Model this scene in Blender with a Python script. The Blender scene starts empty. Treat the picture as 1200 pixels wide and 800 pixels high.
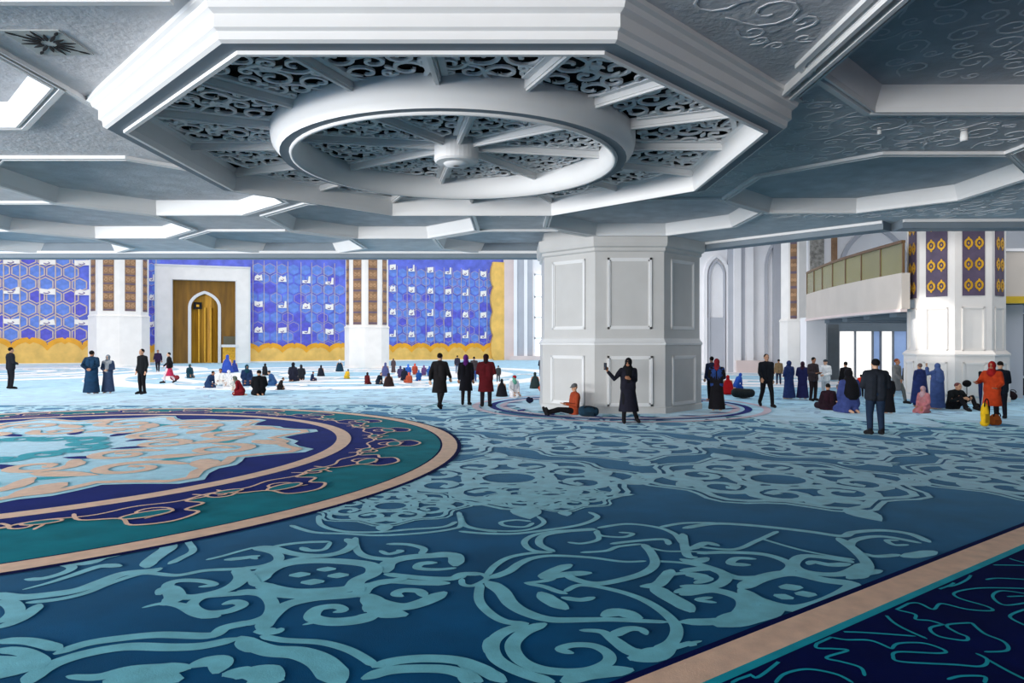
import bpy, bmesh, math, random
from mathutils import Vector, Matrix
from mathutils.geometry import tessellate_polygon

S = bpy.context.scene
COL = S.collection
PI = math.pi
EYE = 2.1           # camera height above the carpet (m)
FOC = 808.0         # focal length for a 1200 px wide picture

# ------------------------------------------------------------------ camera
cam = bpy.data.objects.new('camera', bpy.data.cameras.new('camera'))
COL.objects.link(cam)
cam.location = (0, 0, EYE)
cam.rotation_euler = (PI / 2, 0, 0)
cam.data.sensor_width = 36
cam.data.lens = FOC / 1200 * 36
cam.data.clip_end = 400
S.camera = cam

# ------------------------------------------------------------------ sky, lamps, exposure
w = bpy.data.worlds.new('daylight')
S.world = w
w.use_nodes = True
bg = w.node_tree.nodes['Background']
bg.inputs[0].default_value = (0.965, 0.975, 1.0, 1)
bg.inputs[1].default_value = 1.3

def lamp(name, kind, loc, target, energy, color, **kw):
    d = bpy.data.lights.new(name, kind)
    d.energy = energy
    d.color = color
    for k, v in kw.items():
        setattr(d, k, v)
    o = bpy.data.objects.new(name, d)
    COL.objects.link(o)
    o.location = loc
    o.rotation_euler = (Vector(target) - Vector(loc)).to_track_quat('-Z', 'Y').to_euler()
    return o

# tall windows of the entrance facade behind and to the left of the photographer; lamp tilted upwards to brighten the ceiling
lamp('facade_daylight', 'AREA', (-20, -12, 1.8), (-4, 8, 10), 8200, (1.0, 0.985, 0.96), shape='RECTANGLE', size=26, size_y=3.4)
lamp('side_fill_light', 'AREA', (-29, 3, 1.8), (-4, 9, 10), 5800, (0.97, 0.98, 1.0), shape='RECTANGLE', size=20, size_y=3.4)  # added fill from the unseen left, for left-facing faces and the ceiling
# daylight falling from the dome windows onto the hall column at the right
lamp('sunbeam', 'SPOT', (-8, 25, 13), (14.9, 23.9, 2.5), 26000, (1.0, 0.96, 0.9), spot_size=math.radians(5.2), spot_blend=0.6, shadow_soft_size=0.15)

vs = S.view_settings
vs.view_transform = 'Standard'
vs.look = 'None'
vs.gamma = 1
vs.use_curve_mapping = False
vs.exposure = 0.0

# ------------------------------------------------------------------ helpers
def lin(c):
    r = []
    for v in c[:3]:
        v = v / 255
        r.append(v / 12.92 if v <= 0.04045 else ((v + 0.055) / 1.055) ** 2.4)
    return (r[0], r[1], r[2], 1)

MATS = {}
def mat(name, rgb, rough=0.7, var=0.08, scale=3.0, bump=0.0, bscale=None, metal=0.0, sheen=0.0, sheentint=None, emit=0.0, alpha=1.0, spec=0.4, stretch=None, bdist=0.02, sheenr=0.22):
    if name in MATS:
        return MATS[name]
    m = bpy.data.materials.new(name)
    m.use_nodes = True
    nt = m.node_tree
    b = nt.nodes['Principled BSDF']
    b.inputs['Roughness'].default_value = rough
    b.inputs['Metallic'].default_value = metal
    b.inputs['Specular IOR Level'].default_value = spec
    c = lin(rgb)
    tc = nt.nodes.new('ShaderNodeTexCoord')
    mp = nt.nodes.new('ShaderNodeMapping')
    nt.links.new(tc.outputs['Object'], mp.inputs[0])
    if stretch:
        mp.inputs['Scale'].default_value = stretch
    n = nt.nodes.new('ShaderNodeTexNoise')
    n.inputs['Scale'].default_value = scale
    n.inputs['Detail'].default_value = 6
    nt.links.new(mp.outputs[0], n.inputs['Vector'])
    r = nt.nodes.new('ShaderNodeValToRGB')
    r.color_ramp.elements[0].position = 0.3
    r.color_ramp.elements[1].position = 0.7
    r.color_ramp.elements[0].color = tuple(v * (1 - var) for v in c[:3]) + (1,)
    r.color_ramp.elements[1].color = tuple(min(1, v * (1 + var)) for v in c[:3]) + (1,)
    nt.links.new(n.outputs['Fac'], r.inputs[0])
    nt.links.new(r.outputs[0], b.inputs['Base Color'])
    if bump:
        n2 = nt.nodes.new('ShaderNodeTexNoise')
        n2.inputs['Scale'].default_value = bscale or scale * 6
        n2.inputs['Detail'].default_value = 4
        nt.links.new(mp.outputs[0], n2.inputs['Vector'])
        bp = nt.nodes.new('ShaderNodeBump')
        bp.inputs['Strength'].default_value = bump
        bp.inputs['Distance'].default_value = bdist
        nt.links.new(n2.outputs['Fac'], bp.inputs['Height'])
        nt.links.new(bp.outputs[0], b.inputs['Normal'])
    if sheen:
        b.inputs['Sheen Weight'].default_value = sheen
        b.inputs['Sheen Roughness'].default_value = sheenr
        if sheentint:
            b.inputs['Sheen Tint'].default_value = lin(sheentint)
    if emit:
        b.inputs['Emission Color'].default_value = c
        b.inputs['Emission Strength'].default_value = emit
    if alpha < 1:
        b.inputs['Alpha'].default_value = alpha
    MATS[name] = m
    return m

def cloth(rgb):
    if max(rgb) < 215: rgb = tuple(int(v * .88) for v in rgb)
    return mat('cloth_%d_%d_%d' % tuple(rgb), rgb, 0.9, 0.18, 9, 0.3, 40, spec=0.2)

def link(name, me, m=None, parent=None, loc=None, smooth=False):
    o = bpy.data.objects.new(name, me)
    COL.objects.link(o)
    if m is not None and not me.materials:
        me.materials.append(m)
    if parent is not None:
        o.parent = parent
    if loc is not None:
        o.location = loc
    if smooth:
        for p in me.polygons:
            p.use_smooth = True
    return o

def mesh_of(bm, name):
    me = bpy.data.meshes.new(name)
    bm.to_mesh(me)
    bm.free()
    return me

def obj(name, bm, m, parent=None, loc=None, smooth=False):
    return link(name, mesh_of(bm, name), m, parent, loc, smooth)

def tag(o, label=None, cat=None, group=None, kind=None):
    if label: o['label'] = label
    if cat: o['category'] = cat
    if group: o['group'] = group
    if kind: o['kind'] = kind
    return o

def thing(name, label, cat, loc=(0, 0, 0), rz=0.0, group=None):
    o = bpy.data.objects.new(name, None)
    COL.objects.link(o)
    o.empty_display_size = 0.1
    o.location = loc
    o.rotation_euler = (0, 0, rz)
    return tag(o, label, cat, group)

def box(bm, x0, x1, y0, y1, z0, z1, M=None):
    vs_ = [bm.verts.new((x, y, z)) for z in (z0, z1) for y in (y0, y1) for x in (x0, x1)]
    for f in ((0, 2, 3, 1), (4, 5, 7, 6), (0, 1, 5, 4), (2, 6, 7, 3), (0, 4, 6, 2), (1, 3, 7, 5)):
        bm.faces.new([vs_[i] for i in f])
    if M is not None:
        bmesh.ops.transform(bm, matrix=M, verts=vs_)
    return vs_

def bx(*a, M=None):
    bm = bmesh.new()
    box(bm, *a, M=M)
    return bm

def prism(bm, pts, z0, z1, M=None, caps=True):
    """closed outline pts (x, y) raised from z0 to z1"""
    a = [bm.verts.new((p[0], p[1], z0)) for p in pts]
    b = [bm.verts.new((p[0], p[1], z1)) for p in pts]
    n = len(pts)
    for i in range(n):
        bm.faces.new((a[i], a[(i + 1) % n], b[(i + 1) % n], b[i]))
    if caps:
        tri = tessellate_polygon([[Vector((p[0], p[1], 0)) for p in pts]])
        for t in tri:
            try:
                bm.faces.new([a[i] for i in t]); bm.faces.new([b[i] for i in t])
            except ValueError:
                pass
    if M is not None:
        bmesh.ops.transform(bm, matrix=M, verts=a + b)

def octa(W, cx=0, cy=0, rot=0.0):
    R = W / 2 / math.cos(PI / 8)
    return [(cx + R * math.cos(rot + PI / 8 + k * PI / 4), cy + R * math.sin(rot + PI / 8 + k * PI / 4)) for k in range(8)]

def smoothline(p, n=6):
    """Catmull-Rom through p (tuples of any length)"""
    if len(p) < 3:
        return [tuple(a) for a in p]
    q = [p[0]] + list(p) + [p[-1]]
    out = []
    for i in range(1, len(q) - 2):
        for k in range(n):
            t = k / n
            out.append(tuple(0.5 * (2 * b + (c - a) * t + (2 * a - 5 * b + 4 * c - d) * t * t + (3 * b - a - 3 * c + d) * t ** 3)
                             for a, b, c, d in zip(q[i - 1], q[i], q[i + 1], q[i + 2])))
    out.append(tuple(p[-1]))
    return out

RIB = [0]
def ribbon(bm, pts, z=0.0, depth=0.0, M=None, round_ends=True):
    """flat ribbon through pts (x, y, width); depth > 0 adds side walls upward"""
    n = len(pts)
    RIB[0] += 1
    zz = [z + (RIB[0] % 16) * .00009 + .0011 * i / n for i in range(n)]      # strands lie over one another like yarn
    L, R = [], []
    for i, p in enumerate(pts):
        a = pts[max(0, i - 1)]; b = pts[min(n - 1, i + 1)]
        dx, dy = b[0] - a[0], b[1] - a[1]
        l = math.hypot(dx, dy) or 1e-6
        h = p[2] / 2
        if round_ends and i in (0, n - 1):
            h *= 0.45
        L.append((p[0] - dy / l * h, p[1] + dx / l * h)); R.append((p[0] + dy / l * h, p[1] - dx / l * h))
    va = [bm.verts.new((x, y, h)) for (x, y), h in zip(L, zz)]; vb = [bm.verts.new((x, y, h)) for (x, y), h in zip(R, zz)]
    for i in range(n - 1):
        bm.faces.new((vb[i], vb[i + 1], va[i + 1], va[i]))
    new = va + vb
    if depth:
        ua = [bm.verts.new((x, y, z + depth)) for x, y in L]; ub = [bm.verts.new((x, y, z + depth)) for x, y in R]
        for i in range(n - 1):
            bm.faces.new((va[i], va[i + 1], ua[i + 1], ua[i])); bm.faces.new((ub[i], ub[i + 1], vb[i + 1], vb[i]))
        new += ua + ub
    if M is not None:
        bmesh.ops.transform(bm, matrix=M, verts=new)

def fill(bm, pts, z):
    v = [bm.verts.new((p[0], p[1], z)) for p in pts]
    for t in tessellate_polygon([[Vector((p[0], p[1], 0)) for p in pts]]):
        try:
            f = bm.faces.new([v[i] for i in t])
            f.normal_update()
            if f.normal.z < 0: f.normal_flip()
        except ValueError:
            pass

def spiral(cx, cy, r, hand=1, phase=0.0, turns=1.45, w0=0.12, w1=0.05, n=22, tail=0.7):
    """a curling stem: a tail that runs in and winds up, with a thick bud at its eye"""
    out = []
    a0 = phase
    tx, ty = -math.sin(a0) * hand, math.cos(a0) * hand
    px, py = cx + r * math.cos(a0), cy + r * math.sin(a0)
    for k in range(4):
        t = (4 - k) / 4 * tail * r
        out.append((px - tx * t + math.cos(a0) * t * t / r * 0.35, py - ty * t + math.sin(a0) * t * t / r * 0.35, w0 * (0.5 + 0.12 * k)))
    for k in range(n + 1):
        t = k / n
        a = a0 + hand * turns * 2 * PI * t
        rr = r * (1 - t) ** 0.8 * 0.82 + r * 0.18
        ww = w0 + (w1 - w0) * t
        if t > 0.9: ww = w0 * 1.15
        out.append((cx + rr * math.cos(a), cy + rr * math.sin(a), ww))
    return out

def pack(inside, bbox, sizes, tries, seed, gap=0.96):
    rnd = random.Random(seed)
    c = []
    for r in sizes:
        for _ in range(tries):
            x = rnd.uniform(bbox[0], bbox[1]); y = rnd.uniform(bbox[2], bbox[3])
            if not inside(x, y, r): continue
            if all((x - a) ** 2 + (y - b) ** 2 > ((r + q) * gap) ** 2 for a, b, q in c):
                c.append((x, y, r))
    return c

def leaf(x, y, a, l, w):
    return [(x + math.cos(a) * l * t, y + math.sin(a) * l * t, w * math.sin(PI * min(1, 0.15 + t * 0.85)) + 0.004) for t in (0, .2, .4, .6, .8, 1)]

def floor_at(x, y):
    """carpet point seen at a picture position measured on the photograph"""
    return (EYE * (x - 600) / (y - 400), EYE * FOC / (y - 400))
# ------------------------------------------------------------------ carpet
def pile(name, rgb, var, scale, sheen, tint):
    return mat(name, rgb, 0.95, var, scale, 0.5, 90, sheen=sheen, sheentint=tint, spec=0.08, bdist=0.004)
C_BASE = pile('carpet_teal', (0, 80, 124), 0.22, 1.3, 0.36, (140, 200, 235))
C_LIGHT = pile('carpet_aqua', (120, 198, 210), 0.14, 5, 0.5, (215, 228, 245))
C_BEIGE = pile('carpet_beige', (246, 204, 174), 0.10, 6, 0.2, (255, 240, 230))
C_NAVY = pile('carpet_navy', (8, 26, 104), 0.2, 2, 0.12, (120, 140, 230))
C_DNAVY = pile('carpet_dark_navy', (0, 14, 74), 0.25, 2, 0.05, (80, 120, 200))
C_GREEN = pile('carpet_green', (0, 122, 136), 0.2, 2, 0.12, (120, 200, 210))
C_CYAN = pile('carpet_cyan', (26, 168, 186), 0.12, 4, 0.2, (150, 220, 230))
C_PALE = pile('carpet_pale', (240, 242, 246), 0.06, 2, 0.3, (255, 255, 255))
C_DAYLIT = pile('carpet_daylit_blue', (146, 196, 220), 0.24, 1.7, 0.4, (230, 242, 248))  # brightening of the far carpet under hall daylight, put into the colour

bm = bmesh.new()
box(bm, -75, 50, -18, 100, -0.2, 0)
floor = tag(obj('floor', bm, C_BASE), kind='structure')

def carpet(name, bm, m):
    return tag(obj(name, bm, m, floor), kind='stuff')

# strokes measured on the photograph, in four-times-enlarged views with their corner offsets, put down on the carpet
def trace(off, scale, strokes, bm, z, wscale=1.0, clip=None):
    for wd, pts in strokes:
        if not isinstance(wd, tuple): wd = (wd, wd)
        q = []
        for i, (x, y) in enumerate(pts):
            X, Y = floor_at(off[0] + x / scale, off[1] + y / scale)
            t = i / max(1, len(pts) - 1)
            q.append((X, Y, (wd[0] + (wd[1] - wd[0]) * t) * wscale))
        if len(q) == 2: q = [tuple(u + (v - u) * t / 8 for u, v in zip(q[0], q[1])) for t in range(9)]
        else: q = smoothline(q, 7)
        d = [0]
        for a, b in zip(q, q[1:]): d.append(d[-1] + math.hypot(b[0] - a[0], b[1] - a[1]))
        q = [(p[0], p[1], p[2] * max(.25, math.sqrt(min(1, min(e, d[-1] - e) / (p[2] * .75 + 1e-6))))) for p, e in zip(q, d)]
        if clip: q = [p for p in q if clip(p)]
        if len(q) > 2: ribbon(bm, q, z, round_ends=False)

def trace_fill(off, scale, polys, bm, z):
    for pts in polys:
        q = [floor_at(off[0] + x / scale, off[1] + y / scale) for x, y in pts]
        fill(bm, smoothline(q + [q[0]], 4)[:-1], z)

F3 = [
 (.13, [(-60,385),(0,392),(100,400),(250,385),(370,365),(480,325),(580,290),(700,278),(760,262)]),
 (.07, [(120,425),(270,410),(400,380),(500,340),(620,300),(700,287),(830,297),(960,275),(1100,268),(1220,262)]),
 ((.13,.16), [(690,262),(700,235),(745,200),(790,165),(760,138)]),
 ((.08,.05), [(790,245),(850,215),(905,180),(880,130),(940,112),(1000,95)]),
 (.08, [(115,315),(200,312),(300,285),(335,258),(250,236)]),
 ((.03,.12), [(105,365),(230,332),(330,300),(470,255),(570,255)]),
 (.14, [(330,240),(420,236),(480,212),(600,188)]),
 (.05, [(-20,278),(150,262),(260,245),(300,240)]),
 (.12, [(-10,418),(50,430),(72,465),(40,500),(-20,522)]),
 (.1, [(-20,548),(90,505),(150,465),(185,432)]),
 ((.03,.15), [(665,450),(760,430),(850,440),(930,475),(1030,492)]),
 ((.14,.06), [(1110,262),(1135,305),(1090,350),(1000,382),(880,400),(800,380),(790,340),(850,322),(950,325),(1005,342),(930,352)]),
 ((.14,.16), [(740,390),(790,360),(820,400),(760,440)]),
 ((.09,.09), [(1200,378),(1050,388),(950,400),(900,437),(950,472),(1060,468),(1135,438),(1100,422),(1040,436)]),
 (.09, [(1130,262),(1180,310),(1200,350)]),
 (.1, [(250,668),(400,618),(560,593),(750,576),(980,580),(1050,545),(1120,528),(1200,515)]),
 ((.13,.1), [(130,810),(170,760),(270,705),(420,660),(600,632),(800,635),(950,628),(1120,592)]),
 (.1, [(-20,605),(120,605),(220,625),(285,648)]),
 (.1, [(-20,645),(100,655),(180,690),(205,725)]),
 ((.05,.2), [(310,770),(450,775),(600,745),(760,740),(900,728)]),
 (.14, [(880,730),(960,705),(1035,700),(1010,760)]),
 (.2, [(480,800),(650,770),(850,790)]),
 (.18, [(1040,765),(1120,755),(1220,760)]),
 (.1, [(1130,590),(1150,630),(1220,655)]),
 (.05, [(965,225),(1050,205),(1120,185),(1200,165)]),
 (.09, [(1050,225),(1150,215),(1220,205)]),
]
F4 = [
 (.06, [(240,62),(350,95),(500,102),(650,110),(850,100),(1000,80),(1040,60),(1030,0)]),
 (.06, [(375,15),(385,60),(480,90),(640,95),(800,82),(960,70),(1020,45)]),
 (.05, [(1040,60),(1100,78),(1210,95)]),
 ((.1,.1), [(500,125),(535,150),(490,185),(400,205),(300,202),(230,190),(150,168),(65,168)]),
 (.07, [(150,165),(240,150),(330,142),(430,140)]),
 ((.04,.09), [(430,140),(400,175),(330,180),(290,165)]),
 (.09, [(65,168),(165,190),(185,225),(110,255),(-10,268)]),
 (.06, [(-10,225),(50,212),(85,222)]),
 ((.06,.12), [(545,118),(555,180),(610,212),(740,222),(880,205),(1000,192)]),
 (.07, [(690,150),(790,152),(865,172),(850,200)]),
 ((.05,.09), [(660,180),(700,197),(755,185),(740,178)]),
 (.14, [(690,285),(700,240),(780,215),(900,205),(1010,205),(1015,255)]),
 (.09, [(680,290),(780,302),(900,312),(1000,312),(1050,292),(1150,292)]),
 ((.05,.1), [(1020,262),(930,270),(840,264),(855,243),(930,238)]),
 (.14, [(100,330),(120,290),(190,252),(300,232),(450,230),(610,248),(630,285),(560,320),(520,358),(400,372),(250,375),(130,352),(100,330)]),
 (.16, [(235,297),(335,292)]), (.16, [(415,300),(515,296)]), (.16, [(290,330),(400,327)]), (.14, [(365,270),(455,268)]),
 (.08, [(-10,290),(80,282),(120,262),(200,238),(300,215),(420,205)]),
 (.09, [(-10,372),(100,375),(200,392),(350,398),(540,385),(575,350),(680,332),(790,310)]),
 (.1, [(-10,375),(110,385),(155,430),(140,485),(60,518),(-10,520)]),
 (.07, [(-10,440),(18,438)]),
 (.12, [(100,560),(150,490),(225,435),(350,405),(500,392),(610,380)]),
 ((.16,.2), [(590,385),(630,420),(670,465),(790,485)]),
 (.2, [(690,465),(640,440),(600,470)]),
 ((.16,.06), [(660,470),(560,505),(430,515),(345,495),(370,455),(450,443),(490,460),(440,472)]),
 ((.03,.06), [(298,530),(370,515),(430,512)]),
 (.11, [(570,400),(605,352),(700,325),(850,332),(990,335)]),
 ((.12,.14), [(610,385),(650,420),(760,445),(860,425),(970,375)]),
 ((.09,.08), [(870,400),(845,372),(770,368),(735,385),(770,398)]),
 (.12, [(70,560),(170,560),(205,545)]),
 ((.12,.2), [(0,585),(60,622),(150,652),(280,662),(380,700),(440,760),(480,810)]),
 (.07, [(100,582),(210,602),(380,612),(500,642),(580,682),(640,725)]),
 (.1, [(575,785),(700,745),(850,735),(1000,745),(1140,800)]),
 (.1, [(620,728),(750,697),(900,688),(1050,703),(1210,768)]),
 (.28, [(-10,760),(100,758),(190,800)]),
 (.1, [(1195,580),(1178,630),(1200,680)]),
]
F5 = [
 (.05, [(5,312),(20,292),(60,286),(110,296),(120,315),(60,345),(10,340),(5,312)]),
 (.06, [(120,300),(160,252),(230,212),(340,192),(430,190)]),
 ((.09,.04), [(130,312),(220,280),(275,242),(335,217),(430,205),(600,213),(760,233),(870,230)]),
 (.06, [(430,190),(335,180),(298,142),(340,110),(430,92),(520,86),(630,78)]),
 (.07, [(440,187),(370,152),(385,112),(490,92),(640,82)]),
 (.06, [(640,75),(780,56),(920,72),(1000,102),(1035,142),(1080,180)]),
 (.06, [(930,72),(1050,52),(1210,52)]),
 (.05, [(630,90),(645,128),(570,148),(500,142)]),
 (.05, [(640,85),(655,110),(760,118),(805,102),(740,96)]),
 (.07, [(92,335),(85,410),(130,470),(210,515),(320,525)]),
 ((.13,.05), [(120,325),(190,370),(235,430),(310,475),(420,505),(560,507),(700,505),(850,512),(970,517)]),
 (.09, [(315,528),(210,560),(150,612),(160,680),(235,733),(345,775),(440,800)]),
 ((.1,.06), [(400,522),(300,562),(243,622),(272,690),(360,735),(490,752),(610,742),(690,705),(690,665),(625,630),(530,625),(465,645),(530,665)]),
 (.12, [(470,800),(580,765),(700,750),(810,740)]),
 (.08, [(855,150),(892,190),(910,240),(872,280),(780,312),(640,337),(530,315),(490,285)]),
 ((.05,.09), [(485,375),(560,343),(700,362),(840,405),(950,470),(1010,540),(990,610),(900,655)]),
 (.11, [(520,245),(440,275),(395,305),(500,292),(615,285)]),
 ((.03,.09), [(295,333),(400,322),(440,300)]),
 (.13, [(370,375),(420,415),(500,458)]),
 (.07, [(470,400),(560,412),(630,400)]),
 (.06, [(300,333),(390,350),(450,372),(500,385)]),
 (.13, [(660,490),(740,470),(850,502)]),
 ((.04,.13), [(555,555),(660,562),(720,602),(800,655),(900,668)]),
 ((.09,.05), [(700,585),(780,550),(845,552),(872,578)]),
 (.17, [(785,690),(880,675),(1000,640)]),
 ((.09,.02), [(960,640),(1040,625),(1130,605)]),
 (.04, [(960,517),(1100,517),(1200,512)]),
 (.1, [(840,350),(920,342),(960,305),(990,270)]),
 (.06, [(940,300),(1050,288),(1145,300),(1095,318)]),
 (.14, [(900,345),(960,390),(1040,435),(1085,472)]),
 (.08, [(1000,380),(1100,355),(1210,350)]),
 (.05, [(1200,425),(1110,412),(1180,400)]),
 (.05, [(560,190),(680,182),(740,162),(850,150)]),
 (.06, [(700,150),(800,138),(950,128),(975,155)]),
 (.04, [(850,158),(950,182),(1050,185),(1210,190)]),
 (.05, [(900,230),(1050,240),(1210,275)]),
 (.08, [(1040,100),(1060,200),(1110,212)]),
 (.1, [(-10,715),(100,742),(210,800)]),
 (.09, [(-10,775),(60,802)]),
 (.05, [(0,15),(20,60),(100,82),(230,90),(330,80),(390,50),(360,20)]),
 (.05, [(340,50),(300,70),(210,65),(190,48),(260,38),(330,45)]),
 (.06, [(-10,90),(100,100),(250,102),(400,85),(560,60),(640,25),(600,0)]),
]
F8 = [
 (.08, [(0,58),(100,42),(200,44),(330,56),(450,70),(560,85),(600,72),(700,65),(800,78),(870,108)]),
 (.09, [(545,90),(612,140),(650,190),(620,235)]),
 (.04, [(270,92),(400,130),(520,155),(605,168)]),
 (.05, [(50,122),(180,132),(260,102),(335,68)]),
 (.08, [(30,132),(80,110),(130,120)]),
 ((.1,.07), [(0,170),(100,198),(200,232),(340,220),(380,185),(290,150),(150,142),(50,146)]),
 ((.06,.08), [(260,165),(190,163),(170,182),(240,186)]),
 (.09, [(640,180),(560,218),(440,212),(390,185),(430,155),(560,168),(600,180)]),
 ((.1,.06), [(590,182),(520,186),(460,176),(440,186)]),
 (.07, [(590,132),(602,100),(700,86),(840,110)]),
 (.07, [(620,142),(680,156),(765,150)]),
 (.05, [(760,100),(718,100),(745,116),(795,115)]),
 (.13, [(770,158),(830,150),(890,138)]),
 (.12, [(200,270),(280,232),(380,216),(500,240),(600,258),(520,310),(400,340),(270,312),(200,270)]),
 (.16, [(340,266),(420,264)]), (.15, [(395,288),(470,290)]), (.15, [(320,292),(390,305)]),
 (.09, [(-10,208),(100,200),(152,230),(105,262),(-10,262)]),
 ((.1,.06), [(10,222),(90,234),(40,252)]),
 (.1, [(-10,292),(100,275),(200,302),(212,342),(150,382),(-10,388)]),
 (.2, [(110,400),(250,362),(350,332)]),
 (.1, [(0,462),(50,466)]),
 (.1, [(90,160),(40,175),(-10,165)]),
 (.14, [(190,395),(230,330),(220,290)]),
 (.1, [(580,235),(640,215),(700,205)]),
]
bm = bmesh.new()
trace((0, 600), 4, F3, bm, .003, 1.1); trace((280, 600), 4, F4, bm, .003, 1.12); trace((540, 600), 4, F5, bm, .003, 1.18); trace((800, 600), 3, F8, bm, .003, 1.25)

# the same ornament carried on over the rest of the carpet: a lattice of scroll rosettes
def rosette(bm, cx, cy, s, rot, seed, z=.003, simple=False):
    rnd = random.Random(seed)
    N = 48
    for rr, wd in ((1.0, .075), (.91, .12)):
        ribbon(bm, [(cx + s * rr * (1 + .09 * math.cos(8 * a) + .04 * math.cos(4 * a)) * math.cos(a + rot), cy + s * .93 * rr * (1 + .09 * math.cos(8 * a) + .04 * math.cos(4 * a)) * math.sin(a + rot), wd * s / 1.9)
                    for a in [2 * PI * k / N for k in range(N + 1)]], z, round_ends=False)
    for k in range(8):
        a = rot + k * PI / 4 + PI / 8
        hand = 1 if k % 2 else -1
        r = .25 * s
        ribbon(bm, spiral(cx + .58 * s * math.cos(a), cy + .56 * s * math.sin(a), r, hand, a + PI, 1.3, .25 * s / 2, .15 * s / 2, 12 if simple else 16, .8), z)
        if not simple:
            b = a + hand * .34
            ribbon(bm, leaf(cx + .62 * s * math.cos(b), cy + .6 * s * math.sin(b), b + hand * .8, .36 * s, .2 * s), z)
            ribbon(bm, leaf(cx + .2 * s * math.cos(a), cy + .2 * s * math.sin(a), a, .24 * s, .16 * s), z)
    ribbon(bm, [(cx + .24 * s * math.cos(a), cy + .22 * s * math.sin(a), .06 * s) for a in [2 * PI * k / 16 for k in range(17)]], z, round_ends=False)
    for k in range(4):
        a = rot + k * PI / 2
        ribbon(bm, leaf(cx + 1.0 * s * math.cos(a), cy + .93 * s * math.sin(a), a, .34 * s, .2 * s), z)

BD = Vector((.818, .575))            # direction of the beige border strip
BO = Vector(floor_at(735, 800))
def side(x, y):                      # signed distance from the border, positive on the teal side
    return BD.x * (y - BO.y) - BD.y * (x - BO.x)
MED = (-9.61, 13.17)
n = 0
for j in range(0, 17):
    for i in range(-17, 13):
        cx = -.05 + 4.1 * (i + .5 * (j % 2)); cy = 10.6 + 3.5 * j - .1 * i
        if side(cx, cy) < .3 or abs(cx) > .86 * cy + 4 or math.hypot(cx - MED[0], cy - MED[1]) < 6.6: continue
        rosette(bm, cx, cy, 1.95, .1, n, simple=cy > 24); n += 1
CENT = []
for cx, cy, s_ in ((-1.55, 8.8, .95), (.55, 9.35, .85)):
    rosette(bm, cx, cy, s_, .1, n)
for j in range(0, 17):
    for i in range(-17, 13):
        CENT.append((-.05 + 4.1 * (i + .5 * (j % 2)), 10.6 + 3.5 * j - .1 * i))
def gap(x, y, r):
    if side(x, y) < r + .25 or abs(x) > .8 * y + 2 or math.hypot(x - MED[0], y - MED[1]) < 8.7 + r: return False
    if y < 9.1 + r: return False
    return all(math.hypot(x - a, (y - b) / .93) > 2.05 + r for a, b in CENT if abs(x - a) < 4 and abs(y - b) < 4)
for k, (x, y, r) in enumerate(pack(gap, (-24, 24, 8.6, 29), (.5, .34, .22), 3000, 9, 1.0)):
    ribbon(bm, spiral(x, y, r * .9, 1 if k % 2 else -1, k * 2.4, 1.2, r * .42, r * .26, 12, 1.0), .003)
    ribbon(bm, leaf(x + r * .9, y, k * 1.9, r * 1.1, r * .5), .003)
# the near carpet to the left of the frame and behind the photographer
for cx, cy in ((-5.6, 4.2), (-5.8, .6), (-1.7, 1.6), (-9.9, 2.4), (-9.7, -1.2)):
    rosette(bm, cx, cy, 1.95, .1, n)
carpet('carpet_scroll_motif', bm, C_LIGHT)

# beige border strip and the navy carpet beyond it
def along(a, b, t0=-14, t1=60):
    nrm = Vector((BD.y, -BD.x))
    return [tuple(BO + BD * t0 + nrm * a), tuple(BO + BD * t1 + nrm * a), tuple(BO + BD * t1 + nrm * b), tuple(BO + BD * t0 + nrm * b)]
for name, a, b, z, m in (('border_edging', -.06, .0, .006, C_DNAVY), ('border_strip', 0, .27, .006, C_BEIGE), ('border_edging', .27, .34, .006, C_CYAN), ('navy_carpet', .34, 45, .005, C_DNAVY)):
    bm = bmesh.new(); fill(bm, along(a, b), z); obj(name, bm, m, floor)
N8 = [
 [(380,450),(435,455),(350,520),(262,585),(235,560),(200,545),(130,550),(200,580),(170,605)],
 [(325,605),(360,572),(440,556),(540,574),(600,605)],
 [(640,580),(625,550),(560,530),(505,515),(580,490),(530,484),(470,480),(480,455),(495,440),(570,452),(660,455),(735,485)],
 [(380,425),(600,425),(820,440)], [(680,315),(740,390),(860,450)],
 [(735,485),(760,465),(850,465),(922,490),(900,500),(760,495),(740,512),(770,530),(950,540),(1050,546),(1070,522),(1030,500)],
 [(1060,495),(1140,490),(1130,460),(1060,430),(1015,392)], [(1015,392),(930,400),(960,425),(1000,442),(990,455),(900,440),(870,412),(920,398)],
 [(920,400),(870,385),(820,380),(815,362),(740,340),(820,322),(880,345),(910,325),(1000,345),(1085,350),(1070,335),(970,305),(960,285),(1050,270),(1210,272)],
 [(740,310),(840,290),(940,260),(970,230),(975,200)], [(855,240),(930,265),(1000,240),(1020,208)],
 [(1210,290),(1120,280),(1090,300),(1130,330),(1210,322)], [(1210,343),(1150,370),(1210,405)],
 [(1070,520),(1140,560),(1210,595)], [(930,592),(980,580),(1060,582),(1060,605)], [(1120,140),(1150,165),(1210,182)], [(900,200),(1000,188),(1210,190)],
 [(1065,240),(1110,235),(1210,240)], [(1140,300),(1200,298)],
]
bm = bmesh.new()
trace((800, 600), 3, [(.024, p) for p in N8], bm, .008, 1, lambda p: side(p[0], p[1]) < -.37)
for k, (x, y, r) in enumerate(pack(lambda x, y, r: side(x, y) < -2.1 * r - .45 and not (y < 7.2 and 0 < x < 5.2 and y > 4.2), (-3, 22, -6, 18), (1.1, .7, .45), 260, 5)):
    ribbon(bm, smoothline([(p[0], p[1], .022) for p in spiral(x, y, r * .9, 1 if k % 2 else -1, k * 1.7, 1.2, n=10)], 3), .008)
carpet('navy_carpet_line_motif', bm, C_CYAN)

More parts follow.
